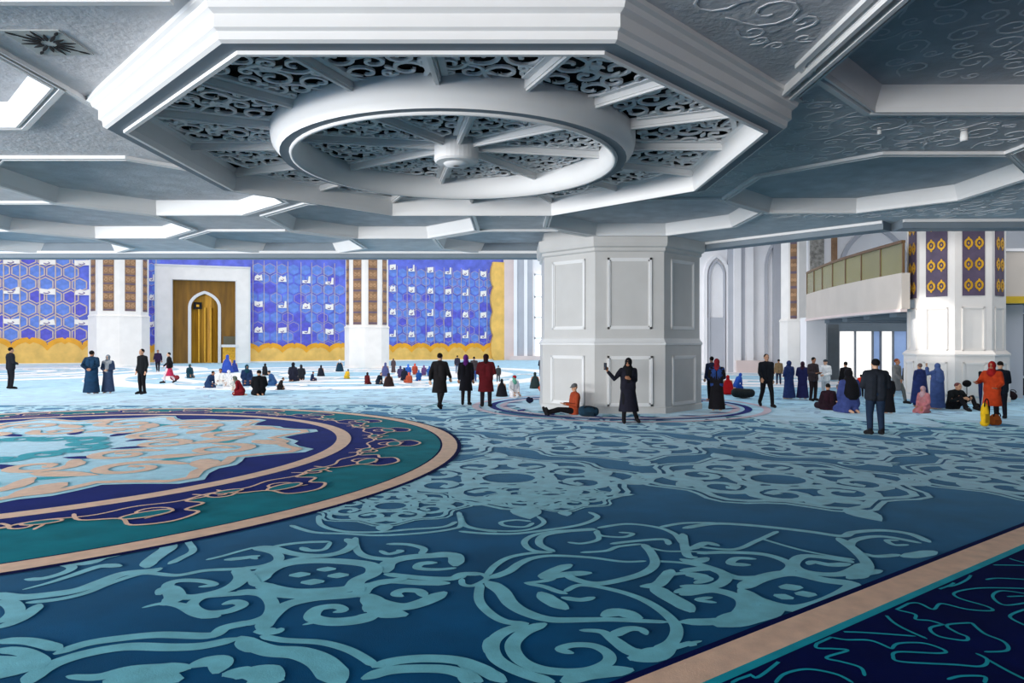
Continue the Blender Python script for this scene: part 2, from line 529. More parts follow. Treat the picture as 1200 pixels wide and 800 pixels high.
# round medallion
def ring(bm, c, r0, r1, z, n=128, a0=0, a1=2 * PI):
    full = abs(a1 - a0 - 2 * PI) < 1e-6
    for k in range(n):
        a = a0 + (a1 - a0) * k / n; b = a0 + (a1 - a0) * (k + 1) / n
        q = [(r0, a), (r1, a), (r1, b), (r0, b)] if r0 > 0 else [(0, a), (r1, a), (r1, b)]
        f = bm.faces.new([bm.verts.new((c[0] + r * math.cos(t), c[1] + r * math.sin(t), z)) for r, t in q])
MI = (-9.8, 13.4)
for name, c, r0, r1, z, m in (('medallion_edging', MED, 8.1, 8.62, .006, C_DNAVY), ('medallion_green_band', MED, 0, 8.2, .007, C_GREEN), ('medallion_outer_ring', MED, 8.24, 8.54, .009, C_BEIGE),
                              ('medallion_navy_field', MI, 0, 6.9, .010, C_NAVY), ('medallion_inner_ring', MI, 6.2, 6.5, .013, C_BEIGE)):
    bm = bmesh.new(); ring(bm, c, r0, r1, z); obj(name, bm, m, floor)

# scrolled seam between the navy and green of the outer band, outlined in beige
bmN, bmL = bmesh.new(), bmesh.new()
for k in range(22):
    a = k * 2 * PI / 22 + .1 + .03 * math.sin(k * 3)
    hand = 1 if k % 2 else -1
    def pol(r, t):
        return (MI[0] + r * math.cos(a + t), MI[1] + r * math.sin(a + t))
    blob = [pol(6.75, -.10), pol(7.15, -.1), pol(7.4, -.05), pol(7.8, -.05), pol(7.95, .0), pol(7.75, .05), pol(7.5, .045), pol(7.35, .085), pol(7.05, .075), pol(7.0, .12), pol(6.75, .11)]
    q = smoothline(blob, 5)
    fill(bmN, q, .012); ribbon(bmL, [(x, y, .05) for x, y in q], .016)
    x, y = pol(7.3, .0)
    ribbon(bmL, [(p[0], p[1], .045) for p in spiral(x, y, .26, hand, a, 1.3, n=18)], .016)
    x, y = pol(7.05, .14)
    ribbon(bmL, [(p[0], p[1], .045) for p in spiral(x, y, .2, -hand, a + 1, 1.3, n=18)], .016)
    fill(bmN, [(x + .12 * math.cos(t), y + .12 * math.sin(t)) for t in [PI / 4 * i for i in range(8)]], .012)
carpet('medallion_navy_scrolls', bmN, C_NAVY)
carpet('medallion_beige_outlines', bmL, C_BEIGE)

bmG, OVALS = bmesh.new(), []
for k in range(22):
    a = k * 2 * PI / 22 + .1 + .03 * math.sin(k * 3)
    for rr, tt, l, w_ in ((7.42, -.012, .3, .14), (7.0, .165, .2, .1)):
        cx, cy = MI[0] + rr * math.cos(a + tt), MI[1] + rr * math.sin(a + tt)
        e = [(cx - math.sin(a) * l * math.cos(t) + math.cos(a) * w_ * math.sin(t), cy + math.cos(a) * l * math.cos(t) + math.sin(a) * w_ * math.sin(t)) for t in [2 * PI * i / 16 for i in range(16)]]
        fill(bmG, e, .0205)
        OVALS.append(e)
carpet('medallion_green_ovals', bmG, C_GREEN)
bmL = bmesh.new()
for e in OVALS: ribbon(bmL, [(x, y, .045) for x, y in e + e[:1]], .0215, round_ends=False)
ribbon(bmL, [(MI[0] + (6.93 + .06 * math.sin(44 * t)) * math.cos(t), MI[1] + (6.93 + .06 * math.sin(44 * t)) * math.sin(t), .045) for t in [2 * PI * i / 440 for i in range(441)]], .014, round_ends=False)
carpet('medallion_oval_outlines', bmL, C_BEIGE)

# swirling aqua and beige centre of the medallion
bmA, bmB, bmD, bmS = bmesh.new(), bmesh.new(), bmesh.new(), bmesh.new()
N = 96
star = [(MI[0] + r * math.cos(a), MI[1] + r * math.sin(a)) for k in range(N) for a in [2 * PI * k / N] for r in [5.5 + .34 * math.cos(12 * a) + .2 * math.cos(24 * a + 1)]]
fill(bmA, star, .014)
for k in range(12):
    a = 2 * PI * k / 12
    for rr, r, m_ in ((4.1, .62, bmB), (2.7, .55, bmB), (1.4, .4, bmS)):
        aa = a + (.26 if rr == 2.7 else 0)
        x, y = MI[0] + rr * math.cos(aa), MI[1] + rr * math.sin(aa)
        ribbon(m_, spiral(x, y, r, 1 if k % 2 else -1, aa + PI / 2, 1.2, .30, .14, 18), .018)
    ribbon(bmB, leaf(MI[0] + 3.3 * math.cos(a + .2), MI[1] + 3.3 * math.sin(a + .2), a + .9, 1.2, .45), .018)
    ribbon(bmB, leaf(MI[0] + 4.5 * math.cos(a + .26), MI[1] + 4.5 * math.sin(a + .26), a - .6, 1.1, .5), .0175)
    ribbon(bmS, leaf(MI[0] + 3.9 * math.cos(a + .16), MI[1] + 3.9 * math.sin(a + .16), a + 1.6, .9, .26), .016)
    ribbon(bmD, leaf(MI[0] + 2.0 * math.cos(a), MI[1] + 2.0 * math.sin(a), a + .5, .9, .3), .017)
ribbon(bmB, [(x + (MI[0] - x) * .05, y + (MI[1] - y) * .05, .2) for x, y in star + star[:1]], .016, round_ends=False)
carpet('medallion_aqua_star', bmA, C_LIGHT)
carpet('medallion_beige_scrolls', bmB, C_BEIGE)
carpet('medallion_blue_scrolls', bmS, C_CYAN)
carpet('medallion_dark_leaves', bmD, C_NAVY)

# light blue sheet paints hall daylight onto the far carpet; pale rings lie on it
bm = bmesh.new()
for cx, cy, radii in ((-10.5, 44, (3, 6.2, 9.4, 12.4)), (-36, 47, (3, 6, 9, 12)), (14, 40, (2.5, 5, 7.5))):
    for i, rr in enumerate(radii):
        ring(bm, (cx, cy), rr, rr + (2.0 if i % 2 else 1.2), .0165 + (.003 if cx > 0 else .0015 if cx < -20 else 0), 72)
    for k in range(12):
        a = k * PI / 6
        for q in radii[:-1]:
            ribbon(bm, spiral(cx + (q + 2) * math.cos(a), cy + (q + 2) * math.sin(a), .8, 1 if k % 2 else -1, a, 1.2, .4, .25, 10), .022)
o_pale = obj('hall_carpet_pale_band', bm, C_PALE, floor); tag(o_pale, kind='stuff')
edge_ = [(-75, 23), (-30, 22.5), (-17, 22.6), (-9.6, 22.3), (-5, 22.9), (-1.5, 22.5), (1.5, 19.6), (5, 18.6), (9, 18), (14, 17), (22, 16.5), (50, 16.5)]
front = []
for (ax, ay), (bx_, by) in zip(edge_, edge_[1:]):
    for t in range(16):
        x = ax + (bx_ - ax) * t / 16; y = ay + (by - ay) * t / 16
        wob = 0 if x < -3 else 1.0
        front.append((x, y + wob * (.75 * math.sin(x * 2.3) + .5 * math.sin(x * 5.1 + 1) + .3 * math.sin(x * 9.7))))
bm = bmesh.new(); fill(bm, front + [(50, 16.5), (50, 100), (-75, 100)], .0135)
obj('hall_carpet_daylit', bm, C_DAYLIT, floor)
bm = bmesh.new()
for k, (x, y, r) in enumerate(pack(lambda x, y, r: y > (22.5 if x < -1.5 else 19.2) + r and math.hypot(x - 3.42, y - 22.47) > 5 + r, (-14, 24, 17, 33), (.7, .5, .35), 700, 21, 1.05)):
    ribbon(bm, spiral(x, y, r * .9, 1 if k % 2 else -1, k * 2.4, 1.2, r * .34, r * .2, 10, 1.0), .0152)
carpet('hall_carpet_scroll_motif', bm, mat('carpet_mid_blue', (96, 152, 190), .95, .15, 2, .3, 40, sheen=.4, spec=.1))
bmB, bmN = bmesh.new(), bmesh.new()
for r0, m_ in ((3.6, bmB), (3.95, bmN), (4.5, bmB)):
    ring(m_, (3.42, 22.47), r0, r0 + .22, .020, 64)
for k in range(16):
    a = k * PI / 8
    ribbon(bmN, leaf(3.42 + 3.3 * math.cos(a), 22.47 + 3.3 * math.sin(a), a + .9, .7, .22), .021)
C_MAUVE = mat('carpet_mauve', (186, 168, 186), 0.95, 0.1, 3, 0.3, 50, sheen=0.3, spec=0.1)
carpet('pillar_carpet_mauve_ring', bmB, C_MAUVE); carpet('pillar_carpet_navy_ring', bmN, C_NAVY)
# ------------------------------------------------------------------ ceiling of the gallery
ZC = EYE + 3.08      # underside of the ceiling field
ZR = EYE + 2.70      # underside of the great coffer's rim
WHITE = mat('plaster_white', (232, 232, 230), 0.6, 0.03, 2)
TRIM = mat('plaster_trim', (224, 224, 224), 0.5, 0.02, 2)
GREY = mat('ceiling_grey', (208, 208, 211), 0.75, 0.12, 2.2, 0.55, 14, stretch=(1, 1, 1))
PANELG = mat('coffer_grey', (188, 192, 198), 0.75, 0.14, 2.2, 0.6, 16)
RELIEF = mat('relief_grey', (224, 225, 228), 0.65, 0.05, 3)
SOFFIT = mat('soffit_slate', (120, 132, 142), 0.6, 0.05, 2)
LATT = mat('carved_plaster', (240, 240, 241), 0.6, 0.06, 4)
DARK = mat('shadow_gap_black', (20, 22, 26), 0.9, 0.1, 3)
OC = (-.85, 10.55)

def octloft(bm, prof, cx=0, cy=0, rot=0.0):
    prev = None
    for W, z in prof:
        cur = [bm.verts.new((x, y, z)) for x, y in octa(W, cx, cy, rot)]
        if prev:
            for k in range(8):
                bm.faces.new((prev[k], prev[(k + 1) % 8], cur[(k + 1) % 8], cur[k]))
        prev = cur

COFFERS = [(5.87, 6.55, 5.2), (-8.1, 7.2, 5.2), (-7.5, 14.05, 5), (7.1, 13.8, 5), (10.6, 10.1, 5), (-11.9, 10.9, 5), (-15.6, 14.4, 5), (-18.8, 17.75, 5), (-11.2, 17.75, 5),
           (-3.5, 17.8, 5), (3.4, 17.3, 4.9), (-22.5, 21.5, 4.9), (-14.9, 21.5, 4.9), (-7.3, 21.5, 4.9), (.2, 21.5, 4.9), (14.3, 13.6, 5), (5.87, .6, 5.2), (-8.1, 1.2, 5.2), (-.85, 2.9, 4.6)]
EDGE = [(-60, 24.2), (4.3, 24.2), (9.9, 18.0), (40, 17.2)]
outer = [(-60, -16), (40, -16), (40, 17.2), (9.9, 18.0), (4.3, 24.2), (-60, 24.2)]
loops = [outer] + [octa(W, x, y) for x, y, W in COFFERS] + [octa(8.8, *OC)]
flat = [p for l in loops for p in l]
bm = bmesh.new()
vv = [bm.verts.new((x, y, ZC)) for x, y in flat]
for t in tessellate_polygon([[Vector((x, y, 0)) for x, y in l] for l in loops]):
    try: bm.faces.new([vv[i] for i in t])
    except ValueError: pass
prism(bm, outer, ZC + .75, ZC + 1.3)       # unseen slab added above the ceiling to block light
ceiling = tag(obj('ceiling', bm, GREY), kind='structure')

coffer_me = {}
for x, y, W in COFFERS:
    if W not in coffer_me:
        bm = bmesh.new(); octloft(bm, [(W + .24, ZC + .01), (W + .24, ZC - .05), (W + .10, ZC - .05), (W + .06, ZC - .015), (W + .015, ZC - .015), (W, ZC - .05), (W - .06, ZC - .05), (W - .07, ZC + .02), (W - .22, ZC + .25), (W - .26, ZC + .30)])
        b2 = bmesh.new(); prism(b2, octa(W - .2), ZC + .285, ZC + .34)
        coffer_me[W] = (mesh_of(bm, 'coffer_frame'), mesh_of(b2, 'coffer_panel'))
    f = link('coffer_frame', coffer_me[W][0], TRIM, ceiling, (x, y, 0))
    p = link('coffer_panel', coffer_me[W][1], PANELG, f)

# edge beam towards the hall, its white moulding and the trims of the ceiling field
for i in range(3):
    a, b = Vector(EDGE[i]), Vector(EDGE[i + 1])
    d = (b - a).normalized(); nrm = Vector((-d.y, d.x))
    q = [tuple(a - d * .0), tuple(b), tuple(b - nrm * .55), tuple(a - nrm * .55)]
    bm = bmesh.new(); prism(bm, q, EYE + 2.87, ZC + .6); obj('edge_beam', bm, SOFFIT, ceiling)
    q = [tuple(a - nrm * .55), tuple(b - nrm * .55), tuple(b - nrm * .63), tuple(a - nrm * .63)]
    bm = bmesh.new(); prism(bm, q, ZC - .07, ZC + .02); obj('beam_moulding', bm, TRIM, ceiling)
for x0, x1, y0, y1, z0 in ((3.28, 3.33, -2, 8.75, ZC - .1), (3.42, 3.47, -2, 8.65, ZC - .1), (3.54, 3.57, -2, 8.55, ZC - .06), (-5.42, -5.36, -2, 8.9, ZC - .05), (-5.52, -5.48, -2, 9.0, ZC - .02),
                           (-12, -3.0, 6.05, 6.12, ZC - .1), (-12, -3.0, 5.9, 5.96, ZC - .07), (-12, -3.0, 5.74, 5.78, ZC - .04)):
    obj('ceiling_moulding', bx(x0, x1, y0, y1, z0, ZC + .01), TRIM, ceiling)

# raised arabesque relief on the ceiling field and in the nearest coffers
def clear(x, y, r):
    if x < -2.0: return False
    if math.hypot(x - OC[0], y - OC[1]) < 4.75 + r: return False
    if abs(x - 3.42) < .2 + r or abs(x + 5.45) < .15 + r: return False
    if y < 6.2 + r and x < -2.6: return False
    return all(max(abs(x - cx), abs(y - cy), (abs(x - cx) + abs(y - cy)) * .7072) > W / 2 + .16 + r for cx, cy, W in COFFERS)
bm = bmesh.new()
for k, (x, y, r) in enumerate(pack(clear, (-10, 12, 3, 17), (.34, .24, .16, .1), 4500, 3, .8)):
    ribbon(bm, spiral(x, y, r * .9, 1 if k % 2 else -1, k * 2.1, 1.2, .028, .02, 12), ZC - .007, .006)
    ribbon(bm, leaf(x + r, y, k * 1.3, r * .8, .05), ZC - .007)
tag(obj('ceiling_relief', bm, RELIEF, ceiling), kind='stuff')
for cx, cy, W in (COFFERS[0], COFFERS[4]):
    bm = bmesh.new()
    for k, (x, y, r) in enumerate(pack(lambda x, y, r: max(abs(x), abs(y), (abs(x) + abs(y)) * .7072) < W / 2 - .3 - r, (-2.4, 2.4, -2.4, 2.4), (.22, .16, .11), 1500, int(cx * 10) + 200)):
        ribbon(bm, spiral(x, y, r * .9, 1 if k % 2 else -1, k * 2.1, 1.2, .03, .02, 12), ZC + .279, .006)
    tag(obj('coffer_relief', bm, RELIEF, ceiling, (cx, cy, 0)), kind='stuff')

# ------------------------------------------------------------------ great octagonal coffer with its ring
gc = thing('octagonal_coffer', 'great white octagonal ceiling coffer with ring, hub and spokes over openwork panels', 'ceiling coffer', (OC[0], OC[1], ZC))
def dz(prof): return [(W, z - ZC) for W, z in prof]
bm = bmesh.new()
octloft(bm, dz([(9.02, ZC + .0), (9.02, ZC - .05), (8.94, ZC - .07), (8.90, ZC - .12), (8.78, ZC - .15), (8.78, ZC - .27), (8.70, ZC - .29), (8.68, ZC - .36), (8.60, ZR)])); obj('outer_rim', bm, TRIM, gc)
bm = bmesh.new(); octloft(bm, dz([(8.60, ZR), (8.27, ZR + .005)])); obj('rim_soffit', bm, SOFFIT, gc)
bm = bmesh.new(); octloft(bm, dz([(8.27, ZR + .01), (8.26, ZR - .03), (8.16, ZR - .03), (8.12, ZR + .05), (8.10, ZC - .10), (8.0, ZC - .03)])); obj('inner_rim', bm, TRIM, gc)
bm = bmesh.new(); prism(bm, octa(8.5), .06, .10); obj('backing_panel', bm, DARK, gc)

def lathe(bm, prof, n=64, cx=0, cy=0):
    prev = None
    for r, z in prof:
        cur = [bm.verts.new((cx + r * math.cos(2 * PI * k / n), cy + r * math.sin(2 * PI * k / n), z)) for k in range(n)]
        if prev:
            for k in range(n):
                bm.faces.new((prev[k], prev[(k + 1) % n], cur[(k + 1) % n], cur[k]))
        prev = cur
    return prev
bm = bmesh.new(); lathe(bm, dz([(2.70, ZC - .02), (2.70, ZC - .14), (2.68, ZC - .24), (2.63, ZC - .30), (2.58, ZR + .03), (2.57, ZR)])); obj('ring', bm, TRIM, gc, smooth=True)
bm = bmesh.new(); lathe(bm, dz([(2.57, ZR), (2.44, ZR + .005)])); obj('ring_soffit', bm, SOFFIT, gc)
bm = bmesh.new(); lathe(bm, dz([(2.44, ZR + .01), (2.43, ZR - .025), (2.38, ZR - .025), (2.35, ZR + .04), (2.30, ZR + .1), (2.26, ZC - .02)])); obj('ring_lip', bm, TRIM, gc, smooth=True)
bm = bmesh.new(); p = lathe(bm, dz([(.34, ZC - .0), (.34, ZR + .06), (.31, ZR + .03), (.2, ZR + .02)]), 32); bm.faces.new(p); obj('hub', bm, TRIM, gc)
bm = bmesh.new(); lathe(bm, dz([(.2, ZR + .018), (.17, ZR - .01), (.05, ZR - .02)]), 24); obj('hub_boss', bm, LATT, gc, smooth=True)

def sp(L0, L1, w_):
    bm = bmesh.new(); box(bm, L0, L1, -w_ / 2, w_ / 2, -.13, -.01); box(bm, L0, L1, -w_ * .28, w_ * .28, -.16, -.13); return mesh_of(bm, 'spoke')
s_in, s_a, s_b = sp(.3, 2.3, .08), sp(2.64, 4.06, .08), sp(2.64, 4.36, .08)
for k in range(8):
    o = link('inner_spoke', s_in, TRIM, gc); o.rotation_euler = (0, 0, k * PI / 4 + .2)
for k in range(16):
    o = link('outer_spoke', s_b if k % 2 else s_a, TRIM, gc); o.rotation_euler = (0, 0, k * PI / 8)

def lattice(inside, bbox, border, seed, sizes, wd):
    bm = bmesh.new()
    for k, (x, y, r) in enumerate(pack(inside, bbox, sizes, 700, seed, .86)):
        ribbon(bm, spiral(x, y, r * .98, 1 if k % 2 else -1, k * 2.3 + seed, 1.1, wd, wd * .75, 16, 1.0), 0, .03)
        if k % 2: ribbon(bm, leaf(x + r * math.cos(k), y + r * math.sin(k), k * 1.7, r * .9, wd * 1.3), -.004, .02)
    for q in border: ribbon(bm, q, -.006, .05, round_ends=False)
    return mesh_of(bm, 'carved_panel')
T = math.tan(PI / 8)
def in_out(x, y, r):
    d = math.hypot(x, y)
    return d > 2.72 + r * .6 and x < 4.02 - r * .6 and y > .06 + r * .6 and (x * math.sin(PI / 8) - y * math.cos(PI / 8)) > .06 + r * .6
pm = [lattice(in_out, (2.4, 4.1, 0, 1.8), [[(2.7, .09, .08), (4.03, .09, .08)], [(2.62, 2.62 * T - .09, .08), (4.03, 4.03 * T - .09, .08)], [(4.0, .05, .08), (4.0, 1.66, .08)]], s_, (.23, .16, .11, .075), .05) for s_ in (11, 23)]
for k in range(8):
    for mir in (0, 1):
        o = link('carved_panel', pm[mir], LATT, gc, (0, 0, -.055)); o.rotation_euler = (0, 0, k * PI / 4 - (PI / 8 if mir else 0))
def in_in(x, y, r):
    d = math.hypot(x, y)
    return .38 + r * .5 < d < 2.26 - r * .6 and y > .06 + r * .6 and (x - y) * .7071 > .06 + r * .6
pi_ = lattice(in_in, (.3, 2.3, 0, 1.7), [[(.4, .08, .06), (2.25, .08, .06)], [(.35, .25, .06), (1.65, 1.52, .06)]], 31, (.19, .13, .09, .065), .044)
for k in range(8):
    o = link('carved_panel', pi_, LATT, gc, (0, 0, -.055)); o.rotation_euler = (0, 0, k * PI / 4 + .2)

# ventilation grille and small ceiling spotlights
vt = thing('ceiling_vent', 'square leaf-patterned air vent set in the grey ceiling left of the great coffer', 'vent', (-4.77, 7.1, ZC))
obj('backing', bx(-.29, .29, -.29, .29, -.012, .005), mat('vent_grey', (176, 180, 178), 0.6), vt)
for k in range(16):
    a = k * PI / 8
    bm = bmesh.new(); ribbon(bm, leaf(.07 * math.cos(a), .07 * math.sin(a), a, .21 if k % 2 == 0 else .16, .03), -.020, .01); obj('slot', bm, DARK, vt)
for k in range(4):
    a = k * PI / 2 + PI / 4
    bm = bmesh.new(); ribbon(bm, leaf(.27 * math.cos(a), .27 * math.sin(a), a, .1, .03), -.020, .01); obj('slot', bm, DARK, vt)
for x, y, s_, lab in ((6.57, 10.02, 1.0, 'white ceiling spotlight on the rib between the two right-hand coffers'), (5.3, 9.95, .55, 'small white spotlight beside the great coffer, the inner one of the pair')):
    t = thing('ceiling_spotlight', lab, 'spotlight', (x, y, ZC), 0, 'ceiling spotlights')
    bm = bmesh.new(); lathe(bm, [(.0, -.01 * s_), (.05 * s_, -.012), (.05 * s_, .0)], 16); obj('base', bm, TRIM, t)
    bm = bmesh.new(); lathe(bm, [(.0, -.03), (.045 * s_, -.03), (.055 * s_, -.12 * s_), (.05 * s_, -.17 * s_), (.0, -.165 * s_)], 16); obj('head', bm, WHITE, t, smooth=True)

# ------------------------------------------------------------------ octagonal columns
ORN = mat('ornament_gold', (212, 160, 40), 0.4, 0.2, 6, metal=0.3)
PURP = mat('panel_purple', (82, 70, 92), 0.6, 0.15, 4)
BROWN = mat('panel_brown', (146, 112, 84), 0.65, 0.25, 3, 0.3, 30)
STONE = mat('column_stone', (196, 195, 193), 0.55, 0.04, 1.5)
CREAM = mat('column_cream', (240, 236, 232), 0.55, 0.04, 1.5)
VIOLET = mat('band_violet', (104, 88, 104), 0.6, 0.1, 3)

def face_frame(par, M, x0, x1, z0, z1, m, wd=.06, t=.04):
    bm = bmesh.new()
    for a in ((x0, x1, z0, z0 + wd), (x0, x1, z1 - wd, z1), (x0, x0 + wd, z0, z1), (x1 - wd, x1, z0, z1)):
        box(bm, a[0], a[1], 0, t, a[2], a[3], M=M)
    for a in ((x0 + wd, x1 - wd, z0 + wd, z0 + wd * 1.6), (x0 + wd, x1 - wd, z1 - wd * 1.6, z1 - wd), (x0 + wd, x0 + wd * 1.6, z0, z1), (x1 - wd * 1.6, x1 - wd, z0, z1)):
        box(bm, a[0], a[1], 0, t * .45, a[2], a[3], M=M)
    return obj('panel_moulding', bm, m, par)

def column(label, cx, cy, W, rot, zledge, ztop, m, upper, lower, faces, group='octagonal columns of the hall', grow=.12):
    """faces: list of face numbers (normal at rot + 45*i); upper(par, M, half) builds the upper decoration"""
    t = thing('octagonal_column', label, 'column', (cx, cy, 0), 0, group)
    bm = bmesh.new(); prism(bm, octa(W, rot=rot), zledge, ztop); obj('shaft', bm, m, t)
    bm = bmesh.new(); prism(bm, octa(W + grow, rot=rot), .0, zledge); obj('plinth', bm, m, t)
    bm = bmesh.new(); octloft(bm, [(W + grow + .06, zledge - .05), (W + grow + .08, zledge), (W + grow, zledge + .05), (W, zledge + .14)], rot=rot); obj('ledge_moulding', bm, TRIM if m is STONE else m, t)
    bm = bmesh.new(); octloft(bm, [(W + grow + .05, .005), (W + grow + .05, .16), (W + grow, .2)], rot=rot); obj('base_moulding', bm, m, t)
    for i in faces:
        a = rot + i * PI / 4
        for WW, fn in ((W, upper), (W + grow, lower)):
            if fn is None: continue
            R = WW / 2
            M = Matrix.Translation((R * math.cos(a), R * math.sin(a), 0)) @ Matrix.Rotation(a - PI / 2, 4, 'Z')
            fn(t, M, R * T)
    return t

def plain(z0, z1, k=.64, m=None):
    return lambda t, M, h: face_frame(t, M, -h * k, h * k, z0, z1, m or TRIM)
def ornate(z0, z1, k, bands, field=BROWN, medal=False):
    def fn(t, M, h):
        p = obj('ornament_panel', bx(-h * k, h * k, 0, .03, z0, z1, M=M), field, t)
        n = bands; H = (z1 - z0) / n
        bm = bmesh.new()
        if medal:
            R90 = M @ Matrix.Rotation(PI / 2, 4, 'X')
            for j in range(n):
                for sx in (-1, 1):
                    cx, cz = sx * h * k * .48, z0 + (j + .5) * H
                    rr = min(h * k * .36, H * .36)
                    ribbon(bm, [(cx + rr * .85 * math.cos(q), cz + rr * 1.1 * math.sin(q), rr * .5) for q in [2 * PI * i / 14 for i in range(15)]], -.05, .02, R90, False)
                    ribbon(bm, leaf(cx, cz + rr * 1.2, PI / 2, rr * .6, rr * .5), -.05, .02, R90); ribbon(bm, leaf(cx, cz - rr * 1.2, -PI / 2, rr * .6, rr * .5), -.05, .02, R90)
                    ribbon(bm, leaf(cx, cz - rr * .35, PI / 2, rr * .7, rr * .35), -.05, .02, R90)
            obj('gold_medallions', bm, ORN, p)
        else:
            for j in range(n):
                box(bm, -h * k * .96, h * k * .96, .03, .045, z0 + j * H + H * .05, z0 + j * H + H * .22, M=M)
            obj('dark_bands', bm, VIOLET, p)
            bm = bmesh.new()
            R90 = M @ Matrix.Rotation(PI / 2, 4, 'X')
            for j in range(n):
                for sx in (-.5, .5):
                    ribbon(bm, spiral(sx * h * k, z0 + (j + .62) * H, min(H * .28, h * k * .4), 1 if sx > 0 else -1, 1.5, 1.2, .09, .06, 12), -.05, .02, R90)
            obj('brown_scrolls', bm, mat('scroll_tan', (182, 142, 106), .6, .1, 4), p)
    return fn

# the great pillar in the middle, carrying the corner of the gallery
column('massive pale octagonal pillar with two tiers of framed panels at the corner of the gallery', 3.42, 22.47, 4.84, PI / 2, 2.05, ZC + .5, STONE, plain(2.46, 4.53), plain(.22, 1.68), (3, 4, 5), 'octagonal columns', .10)
bm = bmesh.new(); octloft(bm, [(4.84, EYE + 2.60), (4.96, EYE + 2.64), (4.96, EYE + 2.72), (5.1, EYE + 2.76), (5.16, EYE + 2.86), (5.16, ZC + .02)], 3.42, 22.47, PI / 2); obj('pillar_collar', bm, STONE, ceiling)
# ------------------------------------------------------------------ far wall of the hall with the calligraphy
QA = Vector((-60.0, 56.0)); QB = Vector((-.97, 78.0))
QD = (QB - QA).normalized(); QN = Vector((QD.y, -QD.x))     # QN points back to the gallery
QL = (QB - QA).length
WM = Matrix(((QD.x, -QN.x, 0, QA.x), (QD.y, -QN.y, 0, QA.y), (0, 0, 1, 0), (0, 0, 0, 1)))   # x along the wall, y into it, z up
def on_wall(x, y):
    """picture position measured on the photograph -> (distance along the wall, height, metres per pixel)"""
    k = (x - 600) / FOC
    # solve QA + QD*u = (k*Z, Z)
    u = (k * QA.y - QA.x) / (QD.x - k * QD.y)
    Z = QA.y + QD.y * u
    return u, EYE - (y - 400) * Z / FOC, Z / FOC
BLUE = mat('wall_ultramarine', (98, 112, 214), 0.55, 0.25, 1.2)
BLUE2 = mat('wall_violet_tile', (92, 92, 206), 0.5, 0.2, 2)
BLUE3 = mat('wall_azure_tile', (104, 138, 220), 0.5, 0.2, 2)
GOLD = mat('wall_gold', (240, 192, 100), 0.45, 0.14, 1.2, metal=0.05)
GOLDL = mat('lattice_gold', (206, 186, 178), 0.5, 0.1, 3)
NICHE = mat('niche_gold', (168, 122, 20), 0.35, 0.3, 1.2, metal=0.35, stretch=(4, 4, .35))
NICHED = mat('niche_bronze', (120, 84, 16), 0.4, 0.3, 1.0, metal=0.3, stretch=(3, 3, .4))
PLAQ = mat('plaque_white', (250, 244, 236), 0.5, 0.03, 3)
INK = mat('inscription_violet', (96, 72, 140), 0.6)

bm = bmesh.new(); box(bm, 0, QL, 0, .5, 0, 16, M=WM)
wall_back = tag(obj('wall_back', bm, BLUE), kind='structure')
WR = WM @ Matrix.Rotation(PI / 2, 4, 'X')      # ribbons: x along, y up, z out of the wall (towards the hall)

def wallx(x): return on_wall(x, 400)[0]
